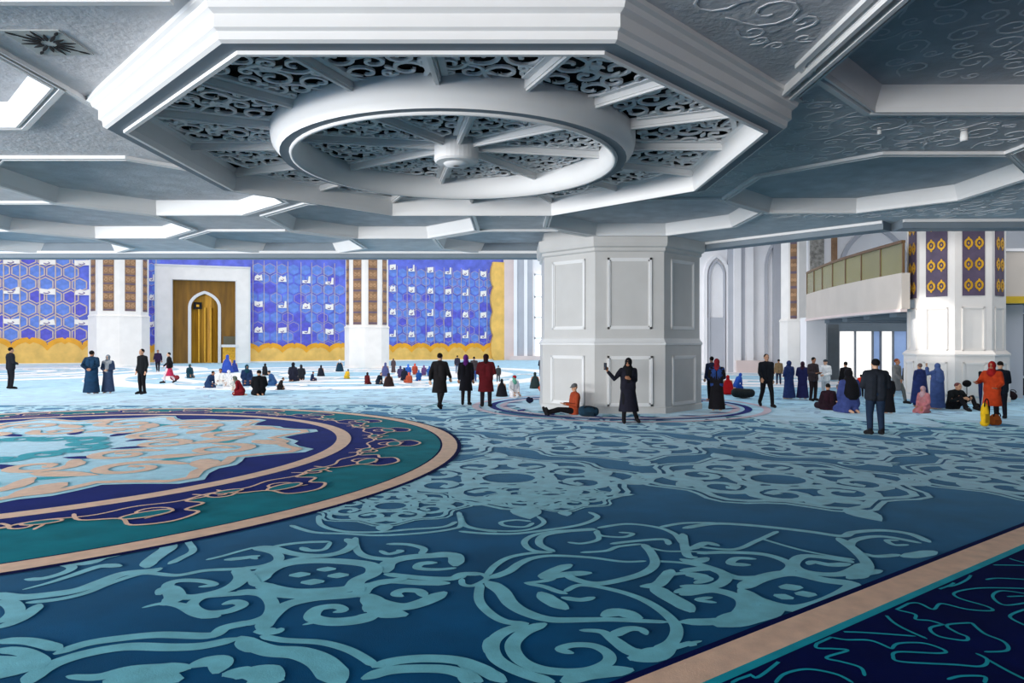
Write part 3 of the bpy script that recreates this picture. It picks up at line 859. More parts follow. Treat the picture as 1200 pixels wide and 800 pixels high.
# sections: x range, plaque columns, plaque rows (first column), row drop per column, plaque size in px
SECT = [
 (-40, 106, [-28, 14, 56, 97], [305, 340, 376], 1.0, (16, 7)),
 (172, 192, [178], [326, 348, 380], 0, (5, 7)),
 (288, 406, [303, 331, 359, 386], [325, 356, 386], 1.6, (9, 7)),
 (455, 590, [460, 482, 504, 525, 545, 566], [313, 338, 365, 391], 1.6, (7, 7)),
]
bmT, bmT2 = bmesh.new(), bmesh.new()
bmL = bmesh.new()
plq_n = 0
TILES, TILE_ME = 0, {}
rnd = random.Random(4)
for x0, x1, cols, rows, drop, (pw, ph) in SECT:
    u0, u1 = wallx(x0), wallx(x1)
    sp_ = abs(wallx(cols[1]) - wallx(cols[0])) if len(cols) > 1 else 1.6
    _, zb, mpp = on_wall((x0 + x1) / 2, 402)
    # raised tiles of the field: six-sided cells in offset rows
    cw = sp_ / 2.0; chh = cw * .86
    j = 0
    z = 1.6
    big = pw > 12
    while z < 10.2:
        u = u0 + (cw / 2 if j % 2 else 0)
        while u < u1 + cw * .3:
            h6 = [(u + cw * .54 * math.cos(PI / 6 + i * PI / 3) * .93, z + chh * .58 * math.sin(PI / 6 + i * PI / 3) * .95) for i in range(6)]
            if all(u0 <= p[0] <= u1 for p in h6):
                azure = rnd.random() >= (.75 - .07 * z)  # paler tiles grow likelier with height: glare put into the tile mix
                if TILES < 300 and u > wallx(-6):
                    key = (x0, azure)
                    if key not in TILE_ME:
                        bt = bmesh.new(); prism(bt, [(p[0] - u, p[1] - z) for p in h6], 0, .03)
                        TILE_ME[key] = mesh_of(bt, 'wall_tile')
                    o = link('wall_tile', TILE_ME[key], BLUE3 if azure else BLUE2, wall_back)
                    o.matrix_basis = WR @ Matrix.Translation((u, z, 0))
                    TILES += 1
                else:
                    prism(bmT2 if azure else bmT, h6, 0, .03)
                if big or rnd.random() < .45:
                    ribbon(bmL, [(p[0], p[1], .12 if big else .035) for p in h6 + h6[:1]], .05, 0, None, False)
            u += cw
        z += chh; j += 1
    for c in cols:
        for s_ in (-.23, .23):
            ribbon(bmL, [(wallx(c) + s_ * sp_, zb - .2, .10 if big else .05), (wallx(c) + s_ * sp_, 10.2, .10 if big else .05)], .06, 0, None, False)
    # gold dado with an ogee-scalloped crest: low under each plaque column
    zd = [on_wall(c, 402 + (3 if pw < 12 else 0) - (2 if pw > 12 else 0))[1] for c in cols]
    pts = [(u0, 0), (u1, 0)]
    top = []
    us = [wallx(c) for c in cols]
    us = [us[0] - sp_] + us + [us[-1] + sp_]
    low = on_wall(cols[len(cols) // 2], 405 if pw > 12 else 408)[1]; hi = on_wall(cols[len(cols) // 2], 395 if pw > 12 else 401.5)[1]
    for i in range(len(us) - 1):
        for q in range(12):
            tt = q / 12
            s2 = abs(math.sin(PI * tt)) ** .55
            if abs(tt - .5) < .05: s2 -= .25
            top.append((us[i] + (us[i + 1] - us[i]) * tt, low + (hi - low) * s2))
    top = [p for p in top if u0 < p[0] < u1]
    top = [(u0, top[0][1])] + top + [(u1, top[-1][1])]
    bm = bmesh.new(); prism(bm, pts + top[::-1], 0, .16, M=WR); dd = obj('gold_dado', bm, GOLD, wall_back)
    bm = bmesh.new(); ribbon(bm, [(p[0], p[1] - .22, .45) for p in top], .165, 0, WR, False); obj('orange_crest', bm, mat('crest_orange', (240, 168, 34), .45, .12, 1.2), dd)
    bm = bmesh.new(); box(bm, u0, u1, -.22, 0, .0, .14, M=WM); obj('dado_plinth', bm, CREAM, wall_back)
    # calligraphy plaques
    for ci, c in enumerate(cols):
        for ri, r in enumerate(rows):
            u, z, mp = on_wall(c, r + drop * ci * (1 - .25 * ri))
            a, b = pw * mp / 2, ph * mp / 2
            sk = .25 * b
            kind = rnd.randrange(4)
            shp = [[(-a, -b), (a, -b), (a, b + sk), (a * .55, b + sk), (a * .45, 0), (-a, -.1 * b)],
                   [(-a, -b), (a, -b + sk), (a, b), (-a, b - sk)],
                   [(-a, -b), (a, -b), (a * .8, b), (a * .2, b * .5), (-a * .3, b), (-a * .9, b * .3)],
                   [(-a, -b * .6), (-.2 * a, -b), (a, -b), (a, b), (0, b * .7), (-a, b)]][kind]
            bm = bmesh.new(); prism(bm, [(u + p[0], z + p[1]) for p in shp], .05, .14, M=WR)
            pl = obj('calligraphy_plaque', bm, PLAQ, wall_back)
            bm = bmesh.new(); ribbon(bm, smoothline([(u - a * .5, z - b * .4, b * .25), (u - a * .1, z - b * .65, b * .3), (u + a * .3, z - b * .3, b * .22), (u + a * .05, z + b * .05, b * .12)], 4), .145, 0, WR)
            obj('inscription', bm, INK, pl)
            plq_n += 1

for b_, m_, nm in ((bmT, BLUE2, 'violet_tiles'), (bmT2, BLUE3, 'azure_tiles'), (bmL, GOLDL, 'gold_lattice')):
    bmesh.ops.transform(b_, matrix=WR, verts=b_.verts)
    tag(obj(nm, b_, m_, wall_back), kind='stuff')
# gold upright border with a wavy edge that ends the blue wall
uE, _, mp = on_wall(583, 400)
pts = [(uE + 8 * mp, 0), (uE + 8 * mp, 11)]
for k in range(40):
    z = 11 - k * 11 / 39
    pts.append((uE - 6 * mp - .35 * abs(math.sin(z * 1.15)) ** .6, z))
bm = bmesh.new(); prism(bm, pts, 0, .5, M=WR); obj('gold_border', bm, GOLD, wall_back)

# ------------------------------------------------------------------ prayer niche
uM, _, mpM = on_wall(240, 400)
hM = on_wall(240, 313.5)[1]; wM = 99 * mpM
mih = thing('prayer_niche', 'tall white-framed prayer niche with a golden arched recess in the blue wall', 'prayer niche', tuple(WM @ Vector((uM, 0, 0))), math.atan2(QD.y, QD.x))
a = wM / 2
xo0, xo1, zo = -a + wM * .17, a - wM * .155, hM * .855
bm = bmesh.new()
box(bm, -a, xo0, -1.6, 0, 0, hM); box(bm, xo1, a, -1.6, 0, 0, hM); box(bm, xo0, xo1, -1.6, 0, zo, hM); obj('frame', bm, CREAM, mih)
bm = bmesh.new()
for b_ in ((-a - .06, a + .06, -1.66, -1.58, hM - .1, hM + .05), (-a - .05, -a + .1, -1.66, -1.58, 0, hM), (a - .1, a + .05, -1.66, -1.58, 0, hM), (xo0 - .1, xo0 + .03, -1.66, -1.5, 0, zo + .1), (xo1 - .03, xo1 + .1, -1.66, -1.5, 0, zo + .1)): box(bm, *b_)
obj('frame_moulding', bm, TRIM, mih)
# back plate with an arched opening, built as two jambs and a spandrel above the arch
xa0, xa1 = -a + wM * .345, -a + wM * .665
xm = (xa0 + xa1) / 2; hw = (xa1 - xa0) / 2
zs, zt = hM * .58, hM * .735
def arch(n=10, g=0.0):
    l = []
    for k in range(n + 1):
        t = k / n
        l.append((xa0 - g + (hw + g) * t ** 1.6, zs + (zt + g - zs) * math.sqrt(1 - (1 - .62 * t ** 1.6) ** 2) / .925))
    return l + [(2 * xm - x, z) for x, z in l[::-1][1:]]
F2 = Matrix.Rotation(PI / 2, 4, 'X')
bm = bmesh.new()
ar = arch()
prism(bm, [(xo0, 0), (xa0, 0), (xa0, zs)] + ar[1:-1] + [(xa1, zs), (xa1, 0), (xo1, 0), (xo1, zo), (xo0, zo)], .6, .75, M=F2); obj('back_plate', bm, NICHED, mih)
bm = bmesh.new()
oa, ia = arch(10, .02), arch(10, -.0)
line = [(xa0, 0)] + ar + [(xa1, 0)]
ribbon(bm, [(x, z, .27) for x, z in line], .95, -.3, F2, False); obj('arch_moulding', bm, TRIM, mih)
n = 14
bm = bmesh.new()
prev = None
for k in range(n + 1):
    t = PI * k / n
    x, y = xm - hw * math.cos(t), -.6 + .58 * math.sin(t)
    cur = (bm.verts.new((x, y, 0)), bm.verts.new((x, y, zt + .2)))
    if prev: bm.faces.new((prev[0], cur[0], cur[1], prev[1]))
    prev = cur
obj('niche_recess', bm, NICHE, mih)
for k in range(3):
    x = xa0 + hw * (.6 + .4 * k)
    obj('gilded_rib', bx(x - .05, x + .05, -.55, -.35 + .02 * k, .1, zs), mat('rib_gold', (196, 150, 40), 0.3, 0.15, 2, metal=.4), mih)
bm = bmesh.new(); box(bm, xm - hw * .75, xm - hw * .2, -.62, -.5, zs * .97, zs * .97 + .65); em = obj('emblem_plate', bm, DARK, mih)
bm = bmesh.new(); box(bm, xm - hw * .57, xm - hw * .38, -.64, -.6, zs * .97 + .2, zs * .97 + .42); obj('emblem', bm, ORN, em)
# pulpit rail at the right side of the niche
bm = bmesh.new(); box(bm, xa1 + .2, xo1 + .25, -1.75, -1.45, 1.55, 1.8); obj('rail_ledge', bm, TRIM, mih)
obj('gold_screen', bx(xa1 + .3, xo1, -1.2, -1.0, .05, 1.55), ORN, mih)
obj('dark_screen', bx(xa1 + .35, xo1, -1.1, -1.0, 1.8, 2.6), mat('screen_olive', (96, 92, 74), 0.6), mih)

# ------------------------------------------------------------------ columns of the hall
def Zat(x, Z): return (x - 600) / FOC * Z
def zpx(y, Z): return EYE - (y - 400) * Z / FOC
def col_at(px, Zc, width_px):
    """centre, width and the turn that points an edge at the photographer"""
    X = Zat(px, Zc); d = math.hypot(X, Zc)
    wd = width_px * d / FOC * (Zc / d) ** 2 * math.cos(PI / 8)
    return X, Zc, wd, math.atan2(-Zc, -X)
X, Y, W_, ang = col_at(140, 58, 70)
column('white octagonal column with brown ornament strips, left of the prayer niche', X, Y, W_, ang - PI / 8, zpx(370, Y - 2), 12, CREAM,
       ornate(zpx(364, Y - 2), 11, .5, 9), None, (0, 1, 2, 7), 'octagonal columns', .15)
X, Y, W_, ang = col_at(430, 55, 50)
column('white octagonal column with brown ornament strips, right of the prayer niche', X, Y, W_, ang - PI / 8 - .1, zpx(383, Y - 2), 12, CREAM,
       ornate(zpx(380, Y - 2), 11, .55, 9), None, (0, 1, 2, 7), 'octagonal columns', .15)
X, Y, W_, ang = col_at(1119, 24.6, 116)
ZM = 23.6
CREAM2 = mat('column_warm_white', (222, 217, 212), 0.55, 0.04, 1.5)
column('white octagonal column with gold medallion panels beside the balcony', X, Y, W_, ang - PI / 8, zpx(415, ZM), 9, CREAM2,
       lambda t, M, h: (ornate(zpx(347, ZM), 8.6, .60, 7, PURP, True)(t, M, h), face_frame(t, M, -h * .62, h * .62, zpx(411, ZM), zpx(360, ZM), CREAM2, .05, .03)), plain(.25, zpx(424, ZM), .62, CREAM2), (0, 1, 2, 7), 'octagonal columns', .2)
X, Y, W_, ang = col_at(930, 40, 32)
column('slender white column with a gold and brown strip at the far end of the balcony', X, Y, W_, ang, zpx(376, Y), 12, CREAM,
       ornate(zpx(374, Y), 11, .62, 9), None, (0,), 'octagonal columns', .15)

# ------------------------------------------------------------------ white walls closing the hall
HALLW = mat('hall_white', (244, 242, 244), 0.6, 0.04, .6)
HALLP = mat('hall_pinkish', (226, 208, 204), 0.6, 0.06, .6)
HALLG = mat('hall_grey', (188, 190, 198), 0.6, 0.05, .6)
bm = bmesh.new(); box(bm, QB.x, 14, 78, 78.5, 0, 16)
wr = tag(obj('wall_back_right', bm, HALLW), kind='structure')
for x0, x1, m_, d in ((591, 602, HALLP, .5), (602, 606, HALLW, .9), (606, 614, HALLG, .4), (614, 618, HALLW, .7), (618, 624, HALLG, .3)):
    obj('pilaster', bx(Zat(x0, 78), Zat(x1, 78), 78 - d, 78, 0, 13), m_, wr)
obj('pink_dado', bx(Zat(597, 78), Zat(640, 78), 77.0, 77.6, 0, zpx(417, 77)), HALLP, wr)
GLOW = mat('window_daylight', (255, 252, 246), 0.5, 0.01, 1, emit=.9)
win = tag(obj('window_1', bx(Zat(627, 78), Zat(646, 78), 77.7, 77.9, zpx(422, 78), zpx(322, 78)), GLOW), kind='structure')
bm = bmesh.new()
for x in (626, 636, 646): box(bm, Zat(x, 78) - .12, Zat(x, 78) + .12, 77.5, 77.72, zpx(424, 78), zpx(320, 78))
for y in (424, 396, 372, 348, 322): box(bm, Zat(626, 78), Zat(646, 78), 77.5, 77.72, zpx(y, 78) - .1, zpx(y, 78) + .1)
obj('window_frame', bm, HALLW, win)

Zw = 47.0
bm = bmesh.new(); box(bm, 9, 34, Zw, Zw + .5, 0, 16)
w2 = tag(obj('wall_right_back', bm, HALLW), kind='structure')
for x0, x1, m_, d in ((852, 858, HALLG, .25), (858, 866, HALLW, .45), (866, 872, HALLG, .2), (872, 880, HALLW, .5), (905, 914, HALLG, .3)):
    obj('pilaster', bx(Zat(x0, Zw), Zat(x1, Zw), Zw - d, Zw, 0, 13), m_, w2)
obj('grey_door_panel', bx(Zat(826, Zw), Zat(849, Zw), Zw - .12, Zw, 0, zpx(372, Zw)), HALLG, w2)
obj('pink_dado', bx(Zat(860, Zw), Zat(897, Zw), Zw - .7, Zw - .45, 0, zpx(422, Zw)), HALLP, w2)
def archline(x0, x1, zs_, zt_, n=10):
    xm_ = (x0 + x1) / 2
    l = [(x0, .0), (x0, zs_)] + [(x0 + (xm_ - x0) * t ** 1.6, zs_ + (zt_ - zs_) * math.sqrt(1 - (1 - .62 * t ** 1.6) ** 2) / .925) for t in [k / n for k in range(1, n + 1)]]
    return l + [(2 * xm_ - x, z) for x, z in l[::-1][1:]]
FW = Matrix.Translation((0, Zw, 0)) @ F2
for x0, x1, ys, yt, wd in ((826, 852, 322, 300, .22), (897, 931, 315, 278, .16), (830, 848, 324, 306, .1)):
    bm = bmesh.new(); ribbon(bm, [(x, z, wd) for x, z in archline(Zat(x0, Zw), Zat(x1, Zw), zpx(ys, Zw), zpx(yt, Zw))], .22, -.22, FW, False)
    obj('arch_moulding', bm, HALLG if wd < .2 else HALLW, w2)
tag(obj('wall_right', bx(34, 34.4, 17.5, 48, 0, 16), HALLW), kind='structure')
tag(obj('shade_roof_right', bx(10.5, 34.4, 25.5, 47.5, 13, 13.4), HALLW), kind='structure')  # unseen roof added to darken the right side of the great pillar
tag(obj('light_block_wall_right', bx(40, 40.4, -16, 17.2, 0, 6.4), HALLW), kind='structure')  # unseen wall added to keep sky light off right-facing faces
tag(obj('light_block_wall_front', bx(0, 40.4, -16.4, -16, 0, 6.4), HALLW), kind='structure')  # unseen wall behind the camera, added to cut sky light from the right rear
tag(obj('wall_left', bx(-60.5, -60, 24.3, 56.4, 0, 16), HALLW), kind='structure')

# ------------------------------------------------------------------ balcony on the right with the wing below it
BEIGE = mat('balcony_beige', (206, 196, 186), 0.6, 0.05, 1)
RAIL = mat('rail_bronze', (120, 92, 60), 0.4, 0.1, 3, metal=.4)
GLASS = mat('olive_glass', (150, 144, 92), 0.2, 0.05, 1, alpha=.75)
A, B = Vector((13.9, 24.6)), Vector((15.35, 36.0))
mid = (A + B) / 2 + Vector((.0, 0))
bal = thing('balcony', 'beige curved balcony with olive glass railing behind the medallion column', 'balcony', (A.x, A.y, 0))
NP = 7
P = [A + (B - A) * (k / NP) + Vector((-.32 * math.sin(PI * k / NP), 0)) for k in range(NP + 1)]
P = [(p.x - A.x, p.y - A.y) for p in P]
bm = bmesh.new(); prism(bm, P + [(P[-1][0] + .3, P[-1][1]), (P[0][0] + .3, P[0][1])], 3.26, 4.55); obj('fascia', bm, BEIGE, bal)
bm = bmesh.new(); prism(bm, [(x - .04, y) for x, y in P] + [(P[-1][0] + .2, P[-1][1]), (P[0][0] + .2, P[0][1])], 3.16, 3.27); obj('fascia_moulding', bm, HALLP, bal)
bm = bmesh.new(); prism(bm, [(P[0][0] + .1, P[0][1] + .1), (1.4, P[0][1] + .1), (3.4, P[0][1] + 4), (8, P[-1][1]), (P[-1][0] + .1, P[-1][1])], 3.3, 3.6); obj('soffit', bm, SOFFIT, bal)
for k in range(4):
    y = 2 + k * 3.0
    obj('soffit_beam', bx(.6 + .17 * y, 2.6 + .5 * y, y, y + .5, 3.05, 3.3), SOFFIT, bal)
for k in range(NP):
    (x0, y0), (x1, y1) = P[k], P[k + 1]
    q = [(x0 + .05, y0 + .03), (x1 + .05, y1 - .03), (x1 + .08, y1 - .03), (x0 + .08, y0 + .03)]
    bm = bmesh.new(); prism(bm, q, 4.55, 5.62); obj('glass_pane', bm, GLASS, bal)
for x, y in P:
    obj('rail_post', bx(x + .03, x + .1, y - .035, y + .035, 4.55, 5.66), RAIL, bal)
bm = bmesh.new(); prism(bm, [(x, y) for x, y in P] + [(P[-1][0] + .14, P[-1][1]), (P[0][0] + .14, P[0][1])], 5.62, 5.72); obj('handrail', bm, RAIL, bal)

# wing under the balcony: white pier, grey pier, tall glazing
wing = thing('glazed_wing', 'tall glazed bays between grey piers under the balcony', 'glazing', (15.4, 38, 0))
def wb(name, x0, x1, y0, y1, Z, m, d=.4, par=None): return obj(name, bx(Zat(x0, Z) - 15.4, Zat(x1, Z) - 15.4, Z - 38, Z - 38 + d, zpx(y1, Z) if y1 < 440 else 0, zpx(y0, Z)), m, par or wing)
wb('white_pier', 945, 968, 372, 460, 36.3, HALLW, .8)
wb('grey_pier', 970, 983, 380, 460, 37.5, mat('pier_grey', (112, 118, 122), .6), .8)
for k, (x0, x1) in enumerate(((984, 1002), (1003, 1022), (1024, 1032), (1033, 1046), (1048, 1064))):
    g = wb('glass_bay', x0, x1, 384, 460, 40, GLOW if k in (0, 1, 3) else mat('bay_blue', (150, 176, 220), .3, emit=.4), .1)
for x in (983, 1002.5, 1023, 1032.5, 1047, 1064): wb('mullion', x - 1.0, x + 1.0, 380, 460, 39.9, mat('mullion_grey', (140, 146, 156), .5), .25)
wb('lintel', 966, 1075, 374, 388, 39.6, SOFFIT, .6)
# upper wall behind the balcony with ornament panel and arch
up = tag(obj('wall_upper_right', bx(18.9, 34, 44.0, 44.4, 3.4, 16), HALLW), kind='structure')
Zu = 44.0
obj('lettered_panel', bx(Zat(949, Zu), Zat(965, Zu), Zu - .1, Zu, zpx(325, Zu), 9.5), mat('panel_lace', (150, 146, 140), .6, .5, 5, stretch=(1, 1, 1)), up)
obj('ornament_panel', bx(Zat(974, Zu), Zat(980, Zu), Zu - .15, Zu, 4, 9.5), BROWN, up)
bm = bmesh.new(); ribbon(bm, [(x, z, .25) for x, z in archline(Zat(985, Zu), Zat(1062, Zu), zpx(315, Zu), zpx(266, Zu))], .2, -.2, Matrix.Translation((0, Zu, 0)) @ F2, False); obj('arch_moulding', bm, HALLG, up)

# second balcony bay to the right of the medallion column
b2 = thing('side_balcony', 'beige balcony parapet with a yellow edge right of the medallion column', 'balcony', (17.45, 24.7, 0))
obj('parapet', bx(0, 9, 0, .4, zpx(347, 24.6), zpx(294, 24.6)), BEIGE, b2)
obj('parapet_cap', bx(0, 9, -.06, .46, zpx(294, 24.6), zpx(294, 24.6) + .1), HALLW, b2)
obj('yellow_edge', bx(0, 9, -.05, .4, zpx(355, 24.6), zpx(347, 24.6)), mat('edge_yellow', (206, 172, 44), .5), b2)
obj('soffit', bx(0, 9, .4, 4, zpx(355, 24.6), zpx(352, 24.6)), SOFFIT, b2)
obj('side_pier', bx(.6, 1.3, .6, 1.4, .0, zpx(356, 24.6)), HALLG, b2)
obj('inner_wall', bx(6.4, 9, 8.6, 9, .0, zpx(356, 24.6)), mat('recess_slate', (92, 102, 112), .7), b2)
for k in range(3): obj('soffit_louvre', bx(1.6, 9, 1.6 + k * .8, 1.9 + k * .8, zpx(362, 24.6), zpx(355, 24.6)), HALLG, b2)
obj('upper_panel', bx(.0, .7, 2, 2.2, zpx(292, 26), 7.6), mat('panel_lace', (150, 146, 140)), b2)
# ------------------------------------------------------------------ people
V = Vector
def capsule(bm, pts, n=10):
    """closed tube through pts (x, y, z, r) with rounded ends"""
    P_ = [V(p[:3]) for p in pts]; R_ = [p[3] for p in pts]
    d0 = (P_[1] - P_[0]).normalized(); d1 = (P_[-1] - P_[-2]).normalized()
    st = []
    for t in (.85, .45): st.append((P_[0] - d0 * R_[0] * t, R_[0] * math.sqrt(1 - t * t)))
    st += list(zip(P_, R_))
    for t in (.45, .85): st.append((P_[-1] + d1 * R_[-1] * t, R_[-1] * math.sqrt(1 - t * t)))
    up = V((0, 0, 1)) if abs(d0.z) < .9 else V((0, 1, 0))
    x = d0.cross(up).normalized()
    rings = []
    for i, (c, r) in enumerate(st):
        a = st[max(0, i - 1)][0]; b = st[min(len(st) - 1, i + 1)][0]
        d = (b - a).normalized()
        x = (x - d * x.dot(d)).normalized(); y = d.cross(x)
        rings.append([bm.verts.new(c + (x * math.cos(2 * PI * k / n) + y * math.sin(2 * PI * k / n)) * r) for k in range(n)])
    for a, b in zip(rings, rings[1:]):
        for k in range(n): bm.faces.new((a[k], a[(k + 1) % n], b[(k + 1) % n], b[k]))
    bm.faces.new(rings[0][::-1]); bm.faces.new(rings[-1])

def ellipsoid(bm, c, r, M=None, u=12, v_=8):
    mm = Matrix.Translation(c) @ Matrix.Diagonal((r[0], r[1], r[2], 1))
    if M is not None: mm = M @ mm
    bmesh.ops.create_uvsphere(bm, u_segments=u, v_segments=v_, radius=1, matrix=mm)

_tmp = bpy.data.objects
def fuse(bm, name, voxel, smooth=3, dec=None):
    """one continuous skin over overlapping tubes"""
    me = mesh_of(bm, name)
    o = bpy.data.objects.new(name, me); COL.objects.link(o)
    r = o.modifiers.new('r', 'REMESH'); r.mode = 'VOXEL'; r.voxel_size = voxel
    if smooth:
        s_ = o.modifiers.new('s', 'SMOOTH'); s_.iterations = smooth; s_.factor = .5
    if dec:
        d = o.modifiers.new('d', 'DECIMATE'); d.ratio = dec
    dg = bpy.context.evaluated_depsgraph_get()
    out = bpy.data.meshes.new_from_object(o.evaluated_get(dg)); out.name = name
    bpy.data.objects.remove(o); bpy.data.meshes.remove(me)
    for p in out.polygons: p.use_smooth = True
    return out

# a pose gives joints in metres for a 1.72 m adult who faces -y; s = -1 / +1 is the person's right / left
def base():
    return dict(pel=V((0, 0, .93)), chest=V((0, .01, 1.33)), head=V((0, -.02, 1.60)), pitch=0, yaw=0, stand=True,
                sh={s: V((s * .175, .01, 1.40)) for s in (-1, 1)}, el={s: V((s * .235, .03, 1.12)) for s in (-1, 1)}, wr={s: V((s * .25, -.05, .88)) for s in (-1, 1)},
                hd={s: V((0, -.15, -1)) for s in (-1, 1)},
                hip={s: V((s * .09, 0, .90)) for s in (-1, 1)}, kn={s: V((s * .105, -.02, .49)) for s in (-1, 1)}, an={s: V((s * .11, .02, .085)) for s in (-1, 1)},
                toe={s: V((s * .14, -.15, .035)) for s in (-1, 1)})
def shift(j, d, lean=0.0):
    """move the upper body by d and lean it forward by lean radians about the pelvis"""
    p0 = j['pel'].copy()
    Rm = Matrix.Rotation(lean, 3, 'X')
    def f(v): return Rm @ (v - p0) + p0 + d
    for k in ('chest', 'head'): j[k] = f(j[k])
    for k in ('sh', 'el', 'wr'):
        for s in (-1, 1): j[k][s] = f(j[k][s])
    for s in (-1, 1): j['hip'][s] = j['hip'][s] + d
    j['pel'] = p0 + d
    return j
def pose(n):
    j = base()
    if n == 'stand': pass
    elif n == 'walk':
        j['kn'][1] = V((.1, -.20, .50)); j['an'][1] = V((.1, -.27, .085)); j['toe'][1] = V((.12, -.45, .05))
        j['kn'][-1] = V((-.1, .06, .50)); j['an'][-1] = V((-.1, .32, .13)); j['toe'][-1] = V((-.11, .20, .035))
        j['el'][-1] = V((-.24, -.06, 1.12)); j['wr'][-1] = V((-.24, -.26, .95)); j['el'][1] = V((.24, .13, 1.13)); j['wr'][1] = V((.25, .14, .88))
    elif n == 'stride':
        for s in (-1, 1):
            j['kn'][s] = V((s * .12, -.02, .49)); j['an'][s] = V((s * .17, .02 + s * .06, .085)); j['toe'][s] = V((s * .22, -.14 + s * .06, .035))
    elif n == 'front':
        for s in (-1, 1):
            j['el'][s] = V((s * .25, .0, 1.11)); j['wr'][s] = V((s * .07, -.21, 1.04)); j['hd'][s] = V((-s * .8, -.4, -.1))
    elif n == 'down':
        j['pitch'] = .45
        for s in (-1, 1):
            j['el'][s] = V((s * .24, .0, 1.11)); j['wr'][s] = V((s * .12, -.25, 1.10)); j['hd'][s] = V((-s * .5, -.8, .2))
    elif n == 'back':
        for s in (-1, 1):
            j['el'][s] = V((s * .27, .10, 1.13)); j['wr'][s] = V((s * .08, .19, 1.0)); j['hd'][s] = V((-s * .9, .1, -.3))
    elif n == 'selfie':      # right arm held out to the side at head height, left arm bent, one foot behind
        j['el'][-1] = V((-.38, -.06, 1.17)); j['wr'][-1] = V((-.58, -.12, 1.38)); j['hd'][-1] = V((-.4, -.1, .8))
        j['el'][1] = V((.2, -.02, 1.14)); j['wr'][1] = V((.0, -.22, 1.18)); j['hd'][1] = V((-.8, -.3, .3))
        j['kn'][1] = V((.13, .05, .49)); j['an'][1] = V((.28, .16, .09)); j['toe'][1] = V((.3, .0, .035)); j['yaw'] = -.5
    elif n == 'raise':
        j['el'][1] = V((.28, -.16, 1.32)); j['wr'][1] = V((.26, -.22, 1.58)); j['hd'][1] = V((0, -.1, 1))
        j['el'][-1] = V((-.23, -.02, 1.12)); j['wr'][-1] = V((-.08, -.21, 1.12)); j['hd'][-1] = V((.7, -.5, .2))
    elif n == 'reach':
        j['el'][-1] = V((-.27, -.12, 1.16)); j['wr'][-1] = V((-.28, -.34, 1.14)); j['hd'][-1] = V((0, -1, .1))
        j['el'][1] = V((.24, .0, 1.12)); j['wr'][1] = V((.16, -.2, 1.0)); j['hd'][1] = V((-.3, -.8, 0))
    elif n in ('kneel', 'bow'):
        j['stand'] = False
        shift(j, V((0, .02, -.67)), .12 if n == 'kneel' else .5)
        for s in (-1, 1):
            j['kn'][s] = V((s * .13, -.36, .09)); j['an'][s] = V((s * .09, .10, .07)); j['toe'][s] = V((s * .07, .26, .035))
            c = j['chest']
            j['el'][s] = V((s * .25, c.y - .02, c.z - .22)); j['wr'][s] = V((s * .13, -.24 + (c.y + .05) * .6, .26)); j['hd'][s] = V((-s * .2, -1, -.3))
        j['pitch'] = .3
    elif n == 'cross':
        j['stand'] = False
        shift(j, V((0, .05, -.80)), .18)
        for s in (-1, 1):
            j['kn'][s] = V((s * .33, -.24, .15)); j['an'][s] = V((-s * .10, -.33 - s * .04, .07)); j['toe'][s] = V((-s * .22, -.28 - s * .04, .045))
            c = j['chest']
            j['el'][s] = V((s * .27, c.y - .04, c.z - .24)); j['wr'][s] = V((s * .16, -.26, .27)); j['hd'][s] = V((-s * .5, -.8, -.2))
        j['pitch'] = .3
    elif n == 'long':
        j['stand'] = False
        shift(j, V((0, .1, -.80)), -.06)
        for s in (-1, 1):
            j['kn'][s] = V((s * .09, -.38, .16)); j['an'][s] = V((s * .09, -.78, .075)); j['toe'][s] = V((s * .12, -.84, .22))
            c = j['chest']
            j['el'][s] = V((s * .25, c.y - .05, c.z - .24)); j['wr'][s] = V((s * .08, -.20, .33)); j['hd'][s] = V((-s * .4, -.8, .1))
        j['pitch'] = .35
    elif n == 'knees':
        j['stand'] = False
        shift(j, V((0, .14, -.80)), .22)
        for s in (-1, 1):
            j['kn'][s] = V((s * .2, -.26, .46)); j['an'][s] = V((s * .17, -.42, .08)); j['toe'][s] = V((s * .21, -.58, .035))
            c = j['chest']
            j['el'][s] = V((s * .3, c.y - .12, c.z - .22)); j['wr'][s] = V((s * .14, -.30, .42)); j['hd'][s] = V((-s * .7, -.6, -.2))
        j['pitch'] = .15
    return j

def head_m(j):
    return Matrix.Translation(j['head']) @ Matrix.Rotation(j['yaw'], 4, 'Z') @ Matrix.Rotation(j['pitch'], 4, 'X')

